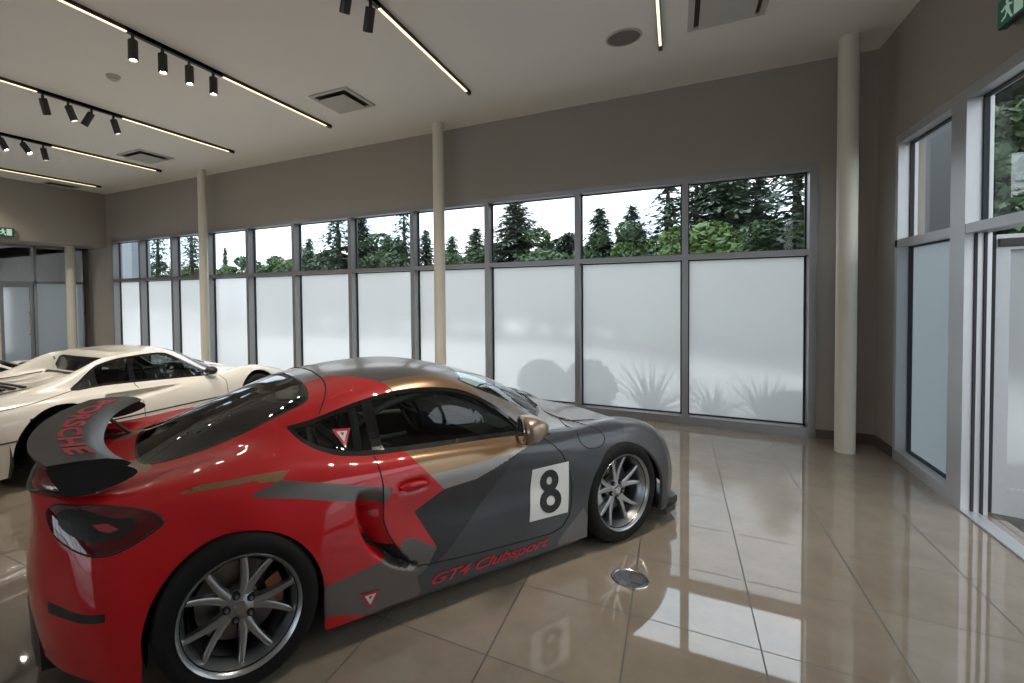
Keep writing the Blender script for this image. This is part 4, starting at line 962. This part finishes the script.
# right wall shopfront: sidelight, then the doorway
YM0, YM1 = 4.98, 4.76       # broad post between sidelight and door
def frame_y(y0, y1, z0, z1): return (RX - .012, RX + .13, min(y0, y1), max(y0, y1), z0, z1)
m = MB(); m.box(*frame_y(YO0, YO1, ZTR - .08, ZTR)); m.box(*frame_y(YO0, YO1, ZRR - .07, ZRR + .0)); m.box(*frame_y(YO0, YM0, 0, .10)); m.box(*frame_y(YO0, YO0 - .06, .1, ZTR - .08)); m.box(RX - .015, RX + .128, 4.76, YM0, 0, ZTR - .081)
m.box(*frame_y(2.85, 2.75, 0, ZTR - .08)); m.box(*frame_y(YO1, YO1 + .06, 0, ZTR - .08)); m.box(RX - .012, RX + .19, YO1, 2.75, 0, .10)
st(m.build('trim_2', alu_light))
XGR = RX + .10
def pane_x(y0, y1, z0, z1, name, mat, par, x=XGR):
    if mat in (frost, frost_shaded):
        o = MB().add([(x, y0, z0), (x, y1, z0), (x, y1, z1), (x, y0, z1)], [(0, 1, 2, 3)]).build(name, mat, par); MB().box(x + .004, x + .012, y0, y1, z0, z1).build('outer_glass', glass, o); return o
    return MB().box(x, x + .01, y0, y1, z0, z1).build(name, mat, par)
w = st(empty('window_12')); pane_x(YM0, YO0 - .06, ZRR, ZTR - .08, 'clear_pane', glass, w); pane_x(YM0, YO0 - .06, .10, ZRR - .07, 'frosted_pane', frost_shaded, w)
m = MB()
for za, zb in ((.10, ZRR - .07), (ZRR, ZTR - .08)):
    for y in (YO0 - .076, YM0): m.box(XGR - .03, XGR, y, y + .016, za, zb)
    m.box(XGR - .03, XGR, YM0, YO0 - .06, za, za + .014); m.box(XGR - .03, XGR, YM0, YO0 - .06, zb - .014, zb)
m.build('gasket', gasket, w)
w = st(empty('window_13')); pane_x(2.85, 4.76, ZRR, ZTR - .08, 'clear_pane', glass, w)
m = MB(); m.box(XGR - .03, XGR, 4.744, 4.76, ZRR, ZTR - .08); m.box(XGR - .03, XGR, 2.85, 4.76, ZTR - .094, ZTR - .08); m.build('gasket', gasket, w)
w = st(empty('window_14')); pane_x(YO1 + .06, 2.75, .10, ZRR - .07, 'frosted_pane', frost, w); pane_x(YO1 + .06, 2.75, ZRR, ZTR - .08, 'clear_pane', glass, w)
# the open glass door, swung outwards on its hinge
m = MB(); m.box(RX + .035, RX + .05, 4.748, 4.7605, 0, ZRR - .07); m.box(RX + .085, RX + .10, 4.748, 4.7605, 0, ZRR - .07); st(m.build('trim_5', gasket))
dr = st(empty('door_1', (RX + .150, 4.815, 0), math.radians(-14)))
DW, DH = .98, 2.06
m = MB(); m.box(0, .08, -.045, 0, .02, DH); m.box(DW - .11, DW, -.045, 0, .02, DH); m.box(.08, DW - .11, -.045, 0, DH - .11, DH); m.box(.08, DW - .11, -.045, 0, .02, .22)
m.build('door_frame', alu_light, dr)
o = MB().add([(.08, -.024, .22), (DW - .11, -.024, .22), (DW - .11, -.024, DH - .11), (.08, -.024, DH - .11)], [(0, 1, 2, 3)]).build('frosted_pane', frost, dr)
MB().box(.08, DW - .11, -.02, -.012, .22, DH - .11).build('outer_glass', glass, o)
m = MB(); m.tube([(DW - .06, -.045, .9), (DW - .06, -.10, .92), (DW - .06, -.10, 1.25), (DW - .06, -.045, 1.27)], .014, 8); m.build('door_handle', chrome, dr, True)
MB().box(-.02, .012, -.05, .01, .02, DH).build('hinge_strip', gasket, dr)
MB().box(.02, .30, -.075, -.045, DH - .09, DH - .03, .006).build('door_closer', track_black, dr)
st(MB().box(RX - .02, RX + .08, 2.85, 4.76, 0, .014, .004).build('trim_3', alu_light))
# far left glazing with the room beyond it
w = st(empty('window_15')); YL = [6.47, 5.42, 4.72, 3.3, 1.9, .5, -.9]
m = MB()
for k, y in enumerate(YL): m.box(XG - .06, XG + .06, y - .03, y + .03, 0, 2.93)
m.box(XG - .06, XG + .06, YL[-1], WY, 2.03, 2.09); m.box(XG - .06, XG + .06, YL[-1], WY, 2.87, 2.93); m.box(XG - .06, XG + .06, YL[-1], WY, 0, .08)
m.box(XG - .06, XG + .06, YL[0], WY, 0, 2.93)
m.build('frame', alu, w)
for k in range(len(YL) - 1):
    a, b = YL[k + 1] + .03, YL[k] - .03
    MB().box(XG - .006, XG + .006, a, b, 2.09, 2.87).build('clear_pane', glass, w)
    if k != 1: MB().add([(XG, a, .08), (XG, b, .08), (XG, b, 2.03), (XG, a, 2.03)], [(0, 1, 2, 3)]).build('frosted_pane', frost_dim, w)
d2 = st(empty('door_2', (XG, YL[2] + .03, 0))); m = MB(); m.box(-.03, .03, 0, .07, .01, 2.03); m.box(-.03, .03, .57, .64, .01, 2.03); m.box(-.03, .03, .07, .57, 1.95, 2.03); m.box(-.03, .03, .07, .57, .01, .16)
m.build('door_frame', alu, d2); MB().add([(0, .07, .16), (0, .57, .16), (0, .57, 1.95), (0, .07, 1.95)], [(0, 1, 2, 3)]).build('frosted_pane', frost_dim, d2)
MB().tube([(.03, .54, .85), (.08, .54, .87), (.08, .54, 1.35), (.03, .54, 1.37)], .014, 8).build('door_handle', chrome, d2, True)
st(MB().box(XG - .1, XG + .1, BK, YL[-1], 0, 2.93).build('wall_left_return', wall_paint))
m = MB(); AX = XG - 5.2
m.box(AX, XG - .2, BK, WY + .25, -.12, 0); m.box(AX, XG - .2, BK, WY + .25, 3.2, 3.3); m.box(AX - .1, AX, BK, WY + .25, 2.0, 3.2); m.box(AX - .1, AX, BK, WY + .25, 0, .1); m.box(AX, XG - .2, BK - .1, BK, 0, 3.2)
m.box(AX, XG - .2, WY, WY + .2, 2.9, 3.2); m.box(AX, XG - .2, WY, WY + .2, 0, .1); m.box(-13.76, XG - .2, WY, WY + .2, 0, 3.2); m.box(AX, -14.2, WY, WY + .2, 0, 3.2)
m.box(-14.2, -13.76, WY, WY + .2, 2.03, 2.09)
st(m.build('wall_annex', annex_wall))
st(MB().add([(-14.2, WY + .1, .1), (-13.76, WY + .1, .1), (-13.76, WY + .1, 2.03), (-14.2, WY + .1, 2.03)], [(0, 1, 2, 3)]).build('window_16', frost))
st(MB().add([(AX, BK, .1), (AX, WY, .1), (AX, WY, 2.0), (AX, BK, 2.0)], [(0, 1, 2, 3)]).build('window_18', frost))  # frosted glazing added along the annex outer wall to let daylight in
# columns
cols = [((1.683, 6.10), .084, HC, 'round column in the right corner of the room'), ((-2.995, 6.24), .085, HC, 'round column rising behind the roof of the red car'),
        ((-8.27, 6.24), .085, HC, 'round column beside the front window of the ivory coupe'), ((-12.75, 6.0), .10, 2.93, 'short round column under the far left bulkhead'),
        ((-12.55, 4.46), .075, 2.93, 'thin pale post at the left edge under the bulkhead')]
for k, ((x, y), r, h, lab) in enumerate(cols):
    m = MB().lathe([(r, 0), (r, h)], 40, 'z', (x, y, 0))
    tag(m.build('round_column', column_paint, None, True), 'cream ' + lab, 'column', 'round columns')
# ceiling tracks: rail, two light strips and four spots
def track(x, lab, tilts, y0=-1.6, bl0=2.5, bl1=3.62, y1=5.42, spots=4):
    t = tag(empty('track_light', (x, 0, HC)), lab, 'track light', 'ceiling track lights')
    m = MB(); w_ = .018
    m.box(-w_, w_, y0, y1 + .11, -.006, 0); m.box(-w_, -w_ + .006, y0, y1 + .11, -.036, 0); m.box(w_ - .006, w_, y0, y1 + .11, -.036, 0); m.box(-w_, w_, bl0, bl1, -.045, -.004); m.box(-w_, w_, y1, y1 + .11, -.045, 0)
    m.build('track_rail', track_black, t)
    MB().box(-w_ + .0062, w_ - .0062, y0, bl0, -.043, -.008).build('light_strip', led, t); MB().box(-w_ + .0062, w_ - .0062, bl1, y1, -.043, -.008).build('light_strip', led, t)
    for k in range(spots):
        tx, ty = tilts[k % len(tilts)]
        s_ = empty('spotlight', (0, bl0 + .06 + k * (bl1 - bl0 - .12) / 3.2, -.045), 0, t)
        MB().tube([(0, 0, 0), (0, 0, -.06)], .016, 8).build('spot_stem', track_black, s_, True)
        h = MB().lathe([(.040, -.0), (.044, -.006), (.044, -.185), (.040, -.19), (.036, -.18), (.030, -.05), (0, -.05)], 24); h.lathe([(0, 0), (.040, 0)], 24)
        hd = h.build('spot_head', track_black, s_, True, ang=30); hd.location = (0, 0, -.05); hd.rotation_euler = (tx, ty, 0)
        ln = MB().lathe([(0, -.168), (.034, -.168)], 20).build('lamp_face', lamp_led, hd)
        ld = bpy.data.lights.new('spot_beam', 'SPOT'); ld.energy = 62; ld.spot_size = 1.9; ld.spot_blend = 1; ld.shadow_soft_size = .035; ld.color = (1, .91, .78)
        lo2 = bpy.data.objects.new('spot_beam', ld); C.objects.link(lo2); lo2.parent = hd; lo2.location = (0, 0, -.175)
    return t
track(-4.42, 'black ceiling track with four straight spots, above the ivory coupe nose', [(0, 0)], bl0=2.48, bl1=3.56, y1=5.40)
track(-6.68, 'black ceiling track with tilted spots, second row from the big one at upper left', [(.35, .25), (.3, -.15), (-.3, .45), (.25, -.1)], bl0=2.74, bl1=3.75, y1=5.56)
track(-8.94, 'black ceiling track with spots at the left edge, third row', [(.3, .2), (.3, -.3), (.35, -.5), (.2, 0)], bl0=2.90, bl1=3.92, y1=5.72)
track(-11.38, 'farthest ceiling track, a thin lit line near the left bulkhead', [(.3, .3)], y1=5.9)
track(-2.15, 'ceiling track left of the round speaker, its spots at the top edge', [(.5, .5), (.4, .5), (.3, .5), (.35, .45)], bl0=2.2, bl1=3.32, y1=5.31)
track(.0, 'ceiling track right of the round speaker, ending in a lit stub', [(.2, .2)], bl0=2.2, bl1=3.2, y1=5.26)
# vents, speaker, detector
def vent(x, y, lx, ly, lab):
    t = tag(empty('ceiling_vent', (x, y, HC)), lab, 'vent', 'ceiling vents')
    m = MB(); e = .05
    m.box(-lx, lx, -ly, -ly + e, -.018, 0); m.box(-lx, lx, ly - e, ly, -.018, 0); m.box(-lx, -lx + e, -ly + e, ly - e, -.018, 0); m.box(lx - e, lx, -ly + e, ly - e, -.018, 0)
    m.build('vent_frame', vent_mat, t); MB().box(-lx + e, lx - e, -ly + e, ly - e, -.003, -.001).build('vent_throat', vent_dark, t)
    MB().box(-lx + .09, lx - .09, -ly + .09, ly - .09, -.055, -.045, .003).build('vent_plate', vent_mat, t)
vent(-3.70, 4.85, .29, .33, 'square white ceiling vent between two lit tracks, nearest of the left three')
vent(-8.28, 5.10, .33, .33, 'square white ceiling vent over the second column')
vent(-12.0, 5.5, .20, .33, 'farthest ceiling vent close to the left bulkhead')
vent(.55, 4.80, .31, .36, 'square ceiling vent at the top edge, right of the round speaker')
m = MB().lathe([(0, -.012), (.135, -.012), (.15, -.010), (.158, 0)], 40); s_ = m.build('ceiling_speaker', M('speaker_grille_grey', (.16, .155, .15), .7, bump=(300, .5)), None, True, (-.32, 4.98, HC))
tag(s_, 'round grey speaker grille set in the ceiling', 'speaker'); MB().lathe([(.15, -.012), (.165, -.014), (.172, 0)], 40).build('speaker_ring', vent_mat, s_, True)
m = MB().lathe([(0, -.05), (.035, -.05), (.05, -.03), (.07, -.022), (.075, 0)], 28); s_ = m.build('smoke_detector', vent_mat, None, True, (-5.55, 3.0, HC)); tag(s_, 'small round smoke detector on the ceiling near the upper left', 'smoke detector')
MB().lathe([(.036, -.049), (.037, -.04), (.05, -.032)], 24).build('detector_slots', vent_dark, s_, True)
# exit signs
def exit_sign(loc, rz, lab):
    t = tag(empty('exit_sign', loc, rz), lab, 'exit sign')
    MB().box(-.155, .155, -.02, .02, -.09, .09, .006).build('sign_case', gasket, t)
    MB().box(-.148, .148, -.023, -.0201, -.082, .082).build('sign_face', sign_green, t)
    m = MB()                                  # running figure heading for a doorway
    def pl(P): m.add([(x, -.0235, z) for x, z in P], [tuple(range(len(P)))])
    pl([(.02, -.07), (.11, -.07), (.11, .065), (.02, .065)]); 
    m.build('pictogram_door', sign_white, t)
    m = MB(); m.lathe([(0, -.0245), (.016, -.0245)], 14, 'y', (-.045, 0, .048))
    for P in ([(-.075, .028), (-.03, .034), (-.02, -.005), (-.055, -.012)], [(-.052, -.008), (-.02, -.008), (-.005, -.04), (.015, -.07), (-.005, -.072), (-.025, -.045)], [(-.056, -.01), (-.035, -.012), (-.06, -.045), (-.10, -.06), (-.105, -.045), (-.07, -.032)],
              [(-.03, .034), (-.028, .016), (.0, .005), (.012, .018), (-.002, .02)], [(-.075, .028), (-.068, .01), (-.10, .0), (-.112, .016), (-.095, .018)]):
        m.add([(x, -.0245, z) for x, z in P], [tuple(range(len(P)))])
    m.build('pictogram_runner', sign_white, t)
exit_sign((RX - .05, 4.10, 3.42), PI / 2 * -1 * 1, 'green exit sign with a running figure, at the top right corner')
exit_sign((XB + .05, 4.53, 3.08), PI / 2, 'green exit sign on the far left bulkhead')
# floor socket
t = tag(empty('floor_outlet', (-.09, 2.735, 0)), 'round brushed metal floor outlet cover in the tiles near the front wheel', 'floor outlet')
MB().lathe([(.085, 0), (.092, .005), (.100, .005), (.104, 0)], 40).build('outlet_ring', chrome, t, True, ang=30)
MB().lathe([(0, .003), (.085, .003), (.086, 0)], 40).build('outlet_plate', chrome, t, True, ang=30)
for s2 in (-1, 1): MB().box(s2 * .036 - .027, s2 * .036 + .027, -.04, .04, .0031, .006, .002).build('outlet_lid', M('outlet_lid_grey', (.16, .16, .17), .4, .5) if 'outlet_lid_grey' not in MATS else MATS['outlet_lid_grey'], t)

# ------------------------------------------------------------------ outside
st(MB().box(-70, 45, WY + .25, 90, -.35, -.15).build('ground_outside', asphalt)); st(MB().box(RX + .2, 45, -40, WY + .25, -.3, -.02).build('ground_entrance', mat_ground))
def blob_leaves(mb, c, R, n, size, r_, flat=.7):
    for _ in range(n):
        th, ph = r_.uniform(0, 2 * PI), math.acos(r_.uniform(-1, 1)); k = r_.uniform(.55, 1) ** .5
        p = Vector((c[0] + R[0] * k * math.sin(ph) * math.cos(th), c[1] + R[1] * k * math.sin(ph) * math.sin(th), c[2] + R[2] * k * math.cos(ph)))
        a = Vector((r_.gauss(0, 1), r_.gauss(0, 1), r_.gauss(0, 1) * flat)).normalized(); b = a.cross(Vector((r_.gauss(0, 1), r_.gauss(0, 1), r_.gauss(0, 1)))).normalized()
        s1, s2 = size * r_.uniform(.6, 1.3), size * r_.uniform(.35, .7)
        mb.add([p - a * s1, p + b * s2, p + a * s1, p - b * s2], [(0, 1, 2, 3)])
def conifer(name, h, rw, dens, mat, seed, sparse=1.0, z0=.15):
    r_ = random.Random(seed); t = empty(name); MB().tube([(0, 0, 0), (r_.uniform(-.1, .1), 0, h * .5), (0, 0, h)], [.22, .14, .02], 8).build('trunk', bark, t, True)
    mb = MB(); z = h * z0
    while z < h:
        f = 1 - (z - h * z0) / (h * (1 - z0)); L_ = rw * (f ** .75) * r_.uniform(.75, 1.1) + .15; nb = max(4, int(7 * sparse))
        for k in range(nb):
            a = 2 * PI * (k + r_.random()) / nb; l = L_ * r_.uniform(.6, 1.15); d = Vector((math.cos(a), math.sin(a), 0)); m_ = max(6, int(l * dens * 2.6))
            for i in range(m_):
                q = (i + r_.random()) / m_; p = d * (l * q) + Vector((0, 0, z - .25 * l * q * q + .1 * l * q)); s = .10 + .09 * (1 - q)
                side = Vector((-d.y, d.x, 0)) * r_.uniform(-1, 1) * (.30 * l * (1 - q) + .10) + Vector((0, 0, r_.uniform(-.09, .06)))
                p += side; a1 = (d + side.normalized() * .8 + Vector((0, 0, r_.uniform(-.5, .1)))).normalized(); b1 = a1.cross(Vector((r_.uniform(-.4, .4), r_.uniform(-.4, .4), 1))).normalized()
                mb.add([p - a1 * s, p + b1 * s * .35, p + a1 * s, p - b1 * s * .35], [(0, 1, 2, 3)])
        z += h * .024 * r_.uniform(.7, 1.3) / max(.6, sparse)
    mb.build('needles', mat, t); return t
def broadleaf(name, h, w_, mat, seed, n=9000, size=.12):
    r_ = random.Random(seed); t = empty(name); MB().tube([(0, 0, 0), (.1, 0, h * .3), (0, .1, h * .7)], [.2, .15, .05], 8).build('trunk', bark, t, True)
    mb = MB(); K = 34
    for k in range(K):
        a = r_.uniform(0, 2 * PI); rr = w_ * r_.uniform(.1, .85) ** .8; zz = h * (.22 + .70 * r_.random() * (1 - .45 * (rr / w_) ** 2)); R_ = w_ * r_.uniform(.13, .27)
        blob_leaves(mb, (rr * math.cos(a), rr * math.sin(a), zz), (R_, R_, R_ * .8), n // K, size, r_)
    blob_leaves(mb, (0, 0, h * .5), (w_ * .6, w_ * .6, h * .3), n // 4, size, r_)
    mb.build('foliage', mat, t); return t
protoC = [conifer('conifer_tree', 6, 1.5, 9, needle_dark, 1, 1.0), conifer('conifer_tree', 6, 1.9, 9, needle_mid, 2, 1.1), conifer('conifer_tree', 6, 2.4, 7, needle_dark, 3, .75, .1)]
protoB = [broadleaf('broadleaf_tree', 5, 2.4, leaf_green, 11), broadleaf('broadleaf_tree', 5, 2.6, leaf_dark, 12)]
usedp = set()
def tree(k, x, y, top, lab, wide=1.0, rot=0, grp='trees beyond the window wall', broad=False, base=-.3):
    P = (protoB if broad else protoC)[k]; o = P if (broad, k) not in usedp else copy_tree(P); usedp.add((broad, k))
    h0 = 5 if broad else 6; s = (top - base) / h0; o.location = (x, y, base); o.rotation_euler = (0, 0, rot); o.scale = (s * wide, s * wide, s)
    tag(o, lab, 'tree', grp); return o
TREES = [   # proto, x, y, top height, broadleaf, width, label
    (2, -33.61, 22.0, 7.22, 0, 0.95, 'open-branched conifer through the second pane from the left end'),
    (2, -29.81, 22.0, 7.19, 0, 1.00, 'open-branched conifer behind the second column'),
    (1, -47.03, 30.0, 5.48, 1, 1.10, 'low round green tree at the foot of the left conifers'),
    (0, -41.59, 30.0, 5.43, 1, 1.10, 'low bright tree just left of the second column'),
    (0, -35.65, 30.0, 5.16, 1, 1.20, 'low round tree seen right of the second column'),
    (0, -40.82, 34.0, 6.76, 0, 0.60, 'small pointed conifer above the low trees right of the second column'),
    (1, -31.43, 30.0, 5.39, 1, 1.30, 'low dark tree crown in the fifth pane'),
    (0, -28.90, 30.0, 5.51, 1, 1.20, 'rounded green tree crown beside the sixth mullion'),
    (1, -22.71, 26.0, 5.72, 0, 1.10, 'small slim conifer in the sixth pane'),
    (2, -17.08, 22.0, 6.85, 0, 1.35, 'tall leaning conifer at the right of the sixth pane'),
    (1, -20.89, 25.0, 4.98, 1, 1.20, 'low shrubby tree under the sixth pane conifers'),
    (0, -16.80, 24.0, 6.72, 0, 1.25, 'tall conifer at the left of the seventh pane'),
    (1, -15.21, 24.0, 5.39, 1, 1.20, 'dark round tree in the middle of the seventh pane'),
    (2, -12.69, 22.0, 6.48, 0, 0.95, 'tall dark conifer at the right of the seventh pane'),
    (0, -12.40, 24.0, 5.31, 0, 1.15, 'narrow conifer left of the tall middle column'),
    (1, -10.79, 24.0, 4.86, 0, 1.30, 'small conifer right of the tall middle column'),
    (1, -9.37, 24.0, 5.19, 0, 1.40, 'mid green conifer beside the ninth mullion'),
    (1, -9.23, 22.0, 4.06, 1, 1.10, 'low dark crown at the bottom of the eighth pane'),
    (1, -6.57, 22.0, 6.16, 0, 1.60, 'broad full conifer centred in the tenth pane'),
    (1, -5.01, 22.0, 4.73, 1, 1.10, 'low tree right of the broad conifer'),
    (0, -4.16, 22.0, 4.39, 0, 1.30, 'small dark conifer near the edge of the tenth pane'),
    (0, -2.54, 20.0, 5.01, 0, 1.25, 'slender conifer standing alone against the sky'),
    (0, -1.52, 22.0, 5.30, 0, 1.20, 'conifer with a thin spire, right of the slender one'),
    (1, -1.58, 20.0, 4.46, 1, 1.00, 'round dark tree below the thin spire'),
    (0, -0.63, 19.0, 4.18, 1, 0.90, 'bright green low tree beside the tall pair'),
    (2, -0.11, 19.0, 5.62, 0, 1.40, 'tall ragged conifer left of the last mullion'),
    (2, 0.78, 19.0, 5.79, 0, 1.20, 'tall ragged conifer right of the last mullion'),
    (1, 1.52, 19.0, 6.36, 0, 1.45, 'large conifer rising out of view in the last pane'),
    (2, 2.63, 20.0, 6.52, 0, 1.20, 'conifer rising out of view in the middle of the last pane'),
    (1, 2.39, 22.0, 6.00, 0, 1.30, 'mid green conifer half hidden between the two largest ones'),
    (0, 1.62, 16.0, 4.24, 1, 1.20, 'bright leafy tree in front of the last pane conifers'),
    (0, 2.16, 15.0, 3.91, 1, 1.10, 'bright leafy tree low in the last pane'),
    (2, 2.66, 14.0, 5.07, 0, 1.35, 'close dark conifer at the right end of the last pane'),
    (1, 2.58, 14.0, 3.52, 1, 1.00, 'deep green tree at the right corner of the last pane'),
    (1, 0.85, 17.0, 3.80, 1, 1.00, 'deep green tree low beside the last mullion'),
    (1, -4.22, 24.0, 4.22, 1, 1.00, 'low crown behind the tenth mullion'),
    (1, -8.14, 24.0, 4.58, 1, 1.00, 'low crown left of the broad conifer'),
]
for i, (k, x, y, z, br, wd, lab) in enumerate(TREES): tree(k, x, y, z, lab, wd, rot=i * 1.7, broad=bool(br))
for i, (x, y, h, k, br, wd, lab) in enumerate([(8.0, 20.5, 13, 2, 0, 1.2, 'tall ragged conifer above the open door'), (9.6, 22.5, 14, 0, 0, 1.1, 'tall straight conifer farther out above the open door'), (7.6, 17.2, 6.5, 1, 1, 1.1, 'deep green leafy tree above the open door'),
        (9.4, 19.6, 12, 1, 0, 1.0, 'mid green conifer at the right edge above the door'), (12.5, 26, 9, 1, 1, 1.3, 'large leafy tree far behind the entrance'), (11.2, 21.5, 13, 2, 0, 1.2, 'ragged conifer right of the entrance trees'), (17, 16, 7, 0, 1, 1.3, 'bright leafy tree across the entrance yard'), (20, 11, 9, 1, 0, 1.2, 'mid green conifer across the entrance yard'), (22, 5, 7.5, 1, 1, 1.4, 'deep green tree opposite the entrance')]):
    tree(k, x, y, h, lab, wd, rot=i, grp='trees beyond the entrance', broad=bool(br))
# neighbouring grey building at the far left
b = tag(empty('neighbour_building', (-22.0, 12.2, -.3)), 'dark grey-blue building corner beyond the leftmost window pane', 'building')
MB().box(-2.6, 2.1, -.4, .4, 0, 6.0).build('wall', bld_mat, b); MB().box(-2.7, 2.2, -.5, .5, 6.0, 6.25).build('parapet', alu, b)
b = tag(empty('canopy_wall', (2.9, 6.9, -.3)), 'dark grey wall outside the sidelight of the right wall', 'wall')
MB().box(-.06, .06, 0, 2.6, 0, 5.2).build('wall', M('dark_cladding', (.055, .062, .068), .6), b); MB().box(-.1, .1, -.05, 2.65, 5.2, 5.3).build('coping', alu, b)
# planting close outside the frosted glass
def agave(x, y, h, n, seed, lab):
    r_ = random.Random(seed); mb = MB()
    for k in range(n):
        a = 2 * PI * k / n + r_.uniform(-.2, .2); tilt = r_.uniform(.25, 1.15); l = h * r_.uniform(.75, 1.15); d = Vector((math.cos(a), math.sin(a), 0)); l *= 1 if d.y > -.25 else .55; s = Vector((-d.y, d.x, 0)); vs = []
        for i in range(6):
            t = i / 5; ang = tilt * (.6 + .5 * t); p = d * (math.sin(ang) * l * t) + Vector((0, 0, math.cos(ang) * l * t)); w_ = .028 * (1 - t ** 1.5) + .002
            vs += [p - s * w_, p + s * w_ * 0 + Vector((0, 0, -.006)), p + s * w_]
        mb.add(vs, [(i * 3 + q, i * 3 + 3 + q, i * 3 + 4 + q, i * 3 + 1 + q) for i in range(5) for q in (0, 1)])
    o = mb.build('spiky_plant', agave_mat, None, loc=(x, y, -.15)); tag(o, lab, 'plant', 'plants outside the frosted glass'); return o
agave(-0.16, 7.32, .85, 80, 3, 'spiky plant silhouette behind the frosted glass near the car nose')
agave(1.19, 7.30, .72, 90, 4, 'spiky plant silhouette at the foot of the last frosted pane')
agave(0.61, 7.28, .6, 60, 5, 'smaller spiky plant between the two larger ones')
for x_, y, h, s, lab in ((-1.04, 7.6, .75, 1, 'soft round shrub shadow behind the glass beyond the red car hood'), (-1.80, 7.8, .7, 2, 'faint round shrub shadow left of the mullion beyond the hood'), (1.51, 7.25, .50, 6, 'low shrub shadow in the bottom corner of the last frosted pane')):
    r_ = random.Random(s); mb = MB(); blob_leaves(mb, (0, 0, h * .5), (.40, .28, h * .55), 1800, .05, r_); blob_leaves(mb, (0, 0, h * .4), (.25, .2, h * .35), 900, .05, r_); o = mb.build('round_shrub', leaf_dark, None, loc=(x_, y, -.15)); tag(o, lab, 'shrub', 'plants outside the frosted glass')
# ------------------------------------------------------------------ sky
w = bpy.data.worlds.new('overcast_sky'); sc.world = w; w.use_nodes = True; N, L = w.node_tree.nodes, w.node_tree.links; bg = N['Background']
tc = N.new('ShaderNodeTexCoord'); mp = N.new('ShaderNodeMapping'); mp.inputs['Scale'].default_value = (1.6, 1.6, 5); L.new(tc.outputs['Generated'], mp.inputs['Vector'])
nz = N.new('ShaderNodeTexNoise'); nz.inputs['Scale'].default_value = 1.6; nz.inputs['Detail'].default_value = 6; L.new(mp.outputs[0], nz.inputs['Vector'])
cr = N.new('ShaderNodeValToRGB'); cr.color_ramp.elements[0].position = .36; cr.color_ramp.elements[1].position = .60
cr.color_ramp.elements[0].color = (.62, .79, .95, 1); cr.color_ramp.elements[1].color = (1, 1, 1, 1); L.new(nz.outputs['Fac'], cr.inputs[0]); L.new(cr.outputs[0], bg.inputs['Color'])
bg.inputs['Strength'].default_value = SKY
sc.view_settings.exposure = EXPO
try:
    sc.cycles.use_denoising = True; sc.cycles.max_bounces = 10; sc.cycles.transparent_max_bounces = 24; sc.cycles.diffuse_bounces = 5; sc.cycles.glossy_bounces = 5; sc.cycles.sample_clamp_indirect = 8; sc.cycles.caustics_reflective = False
except Exception: pass
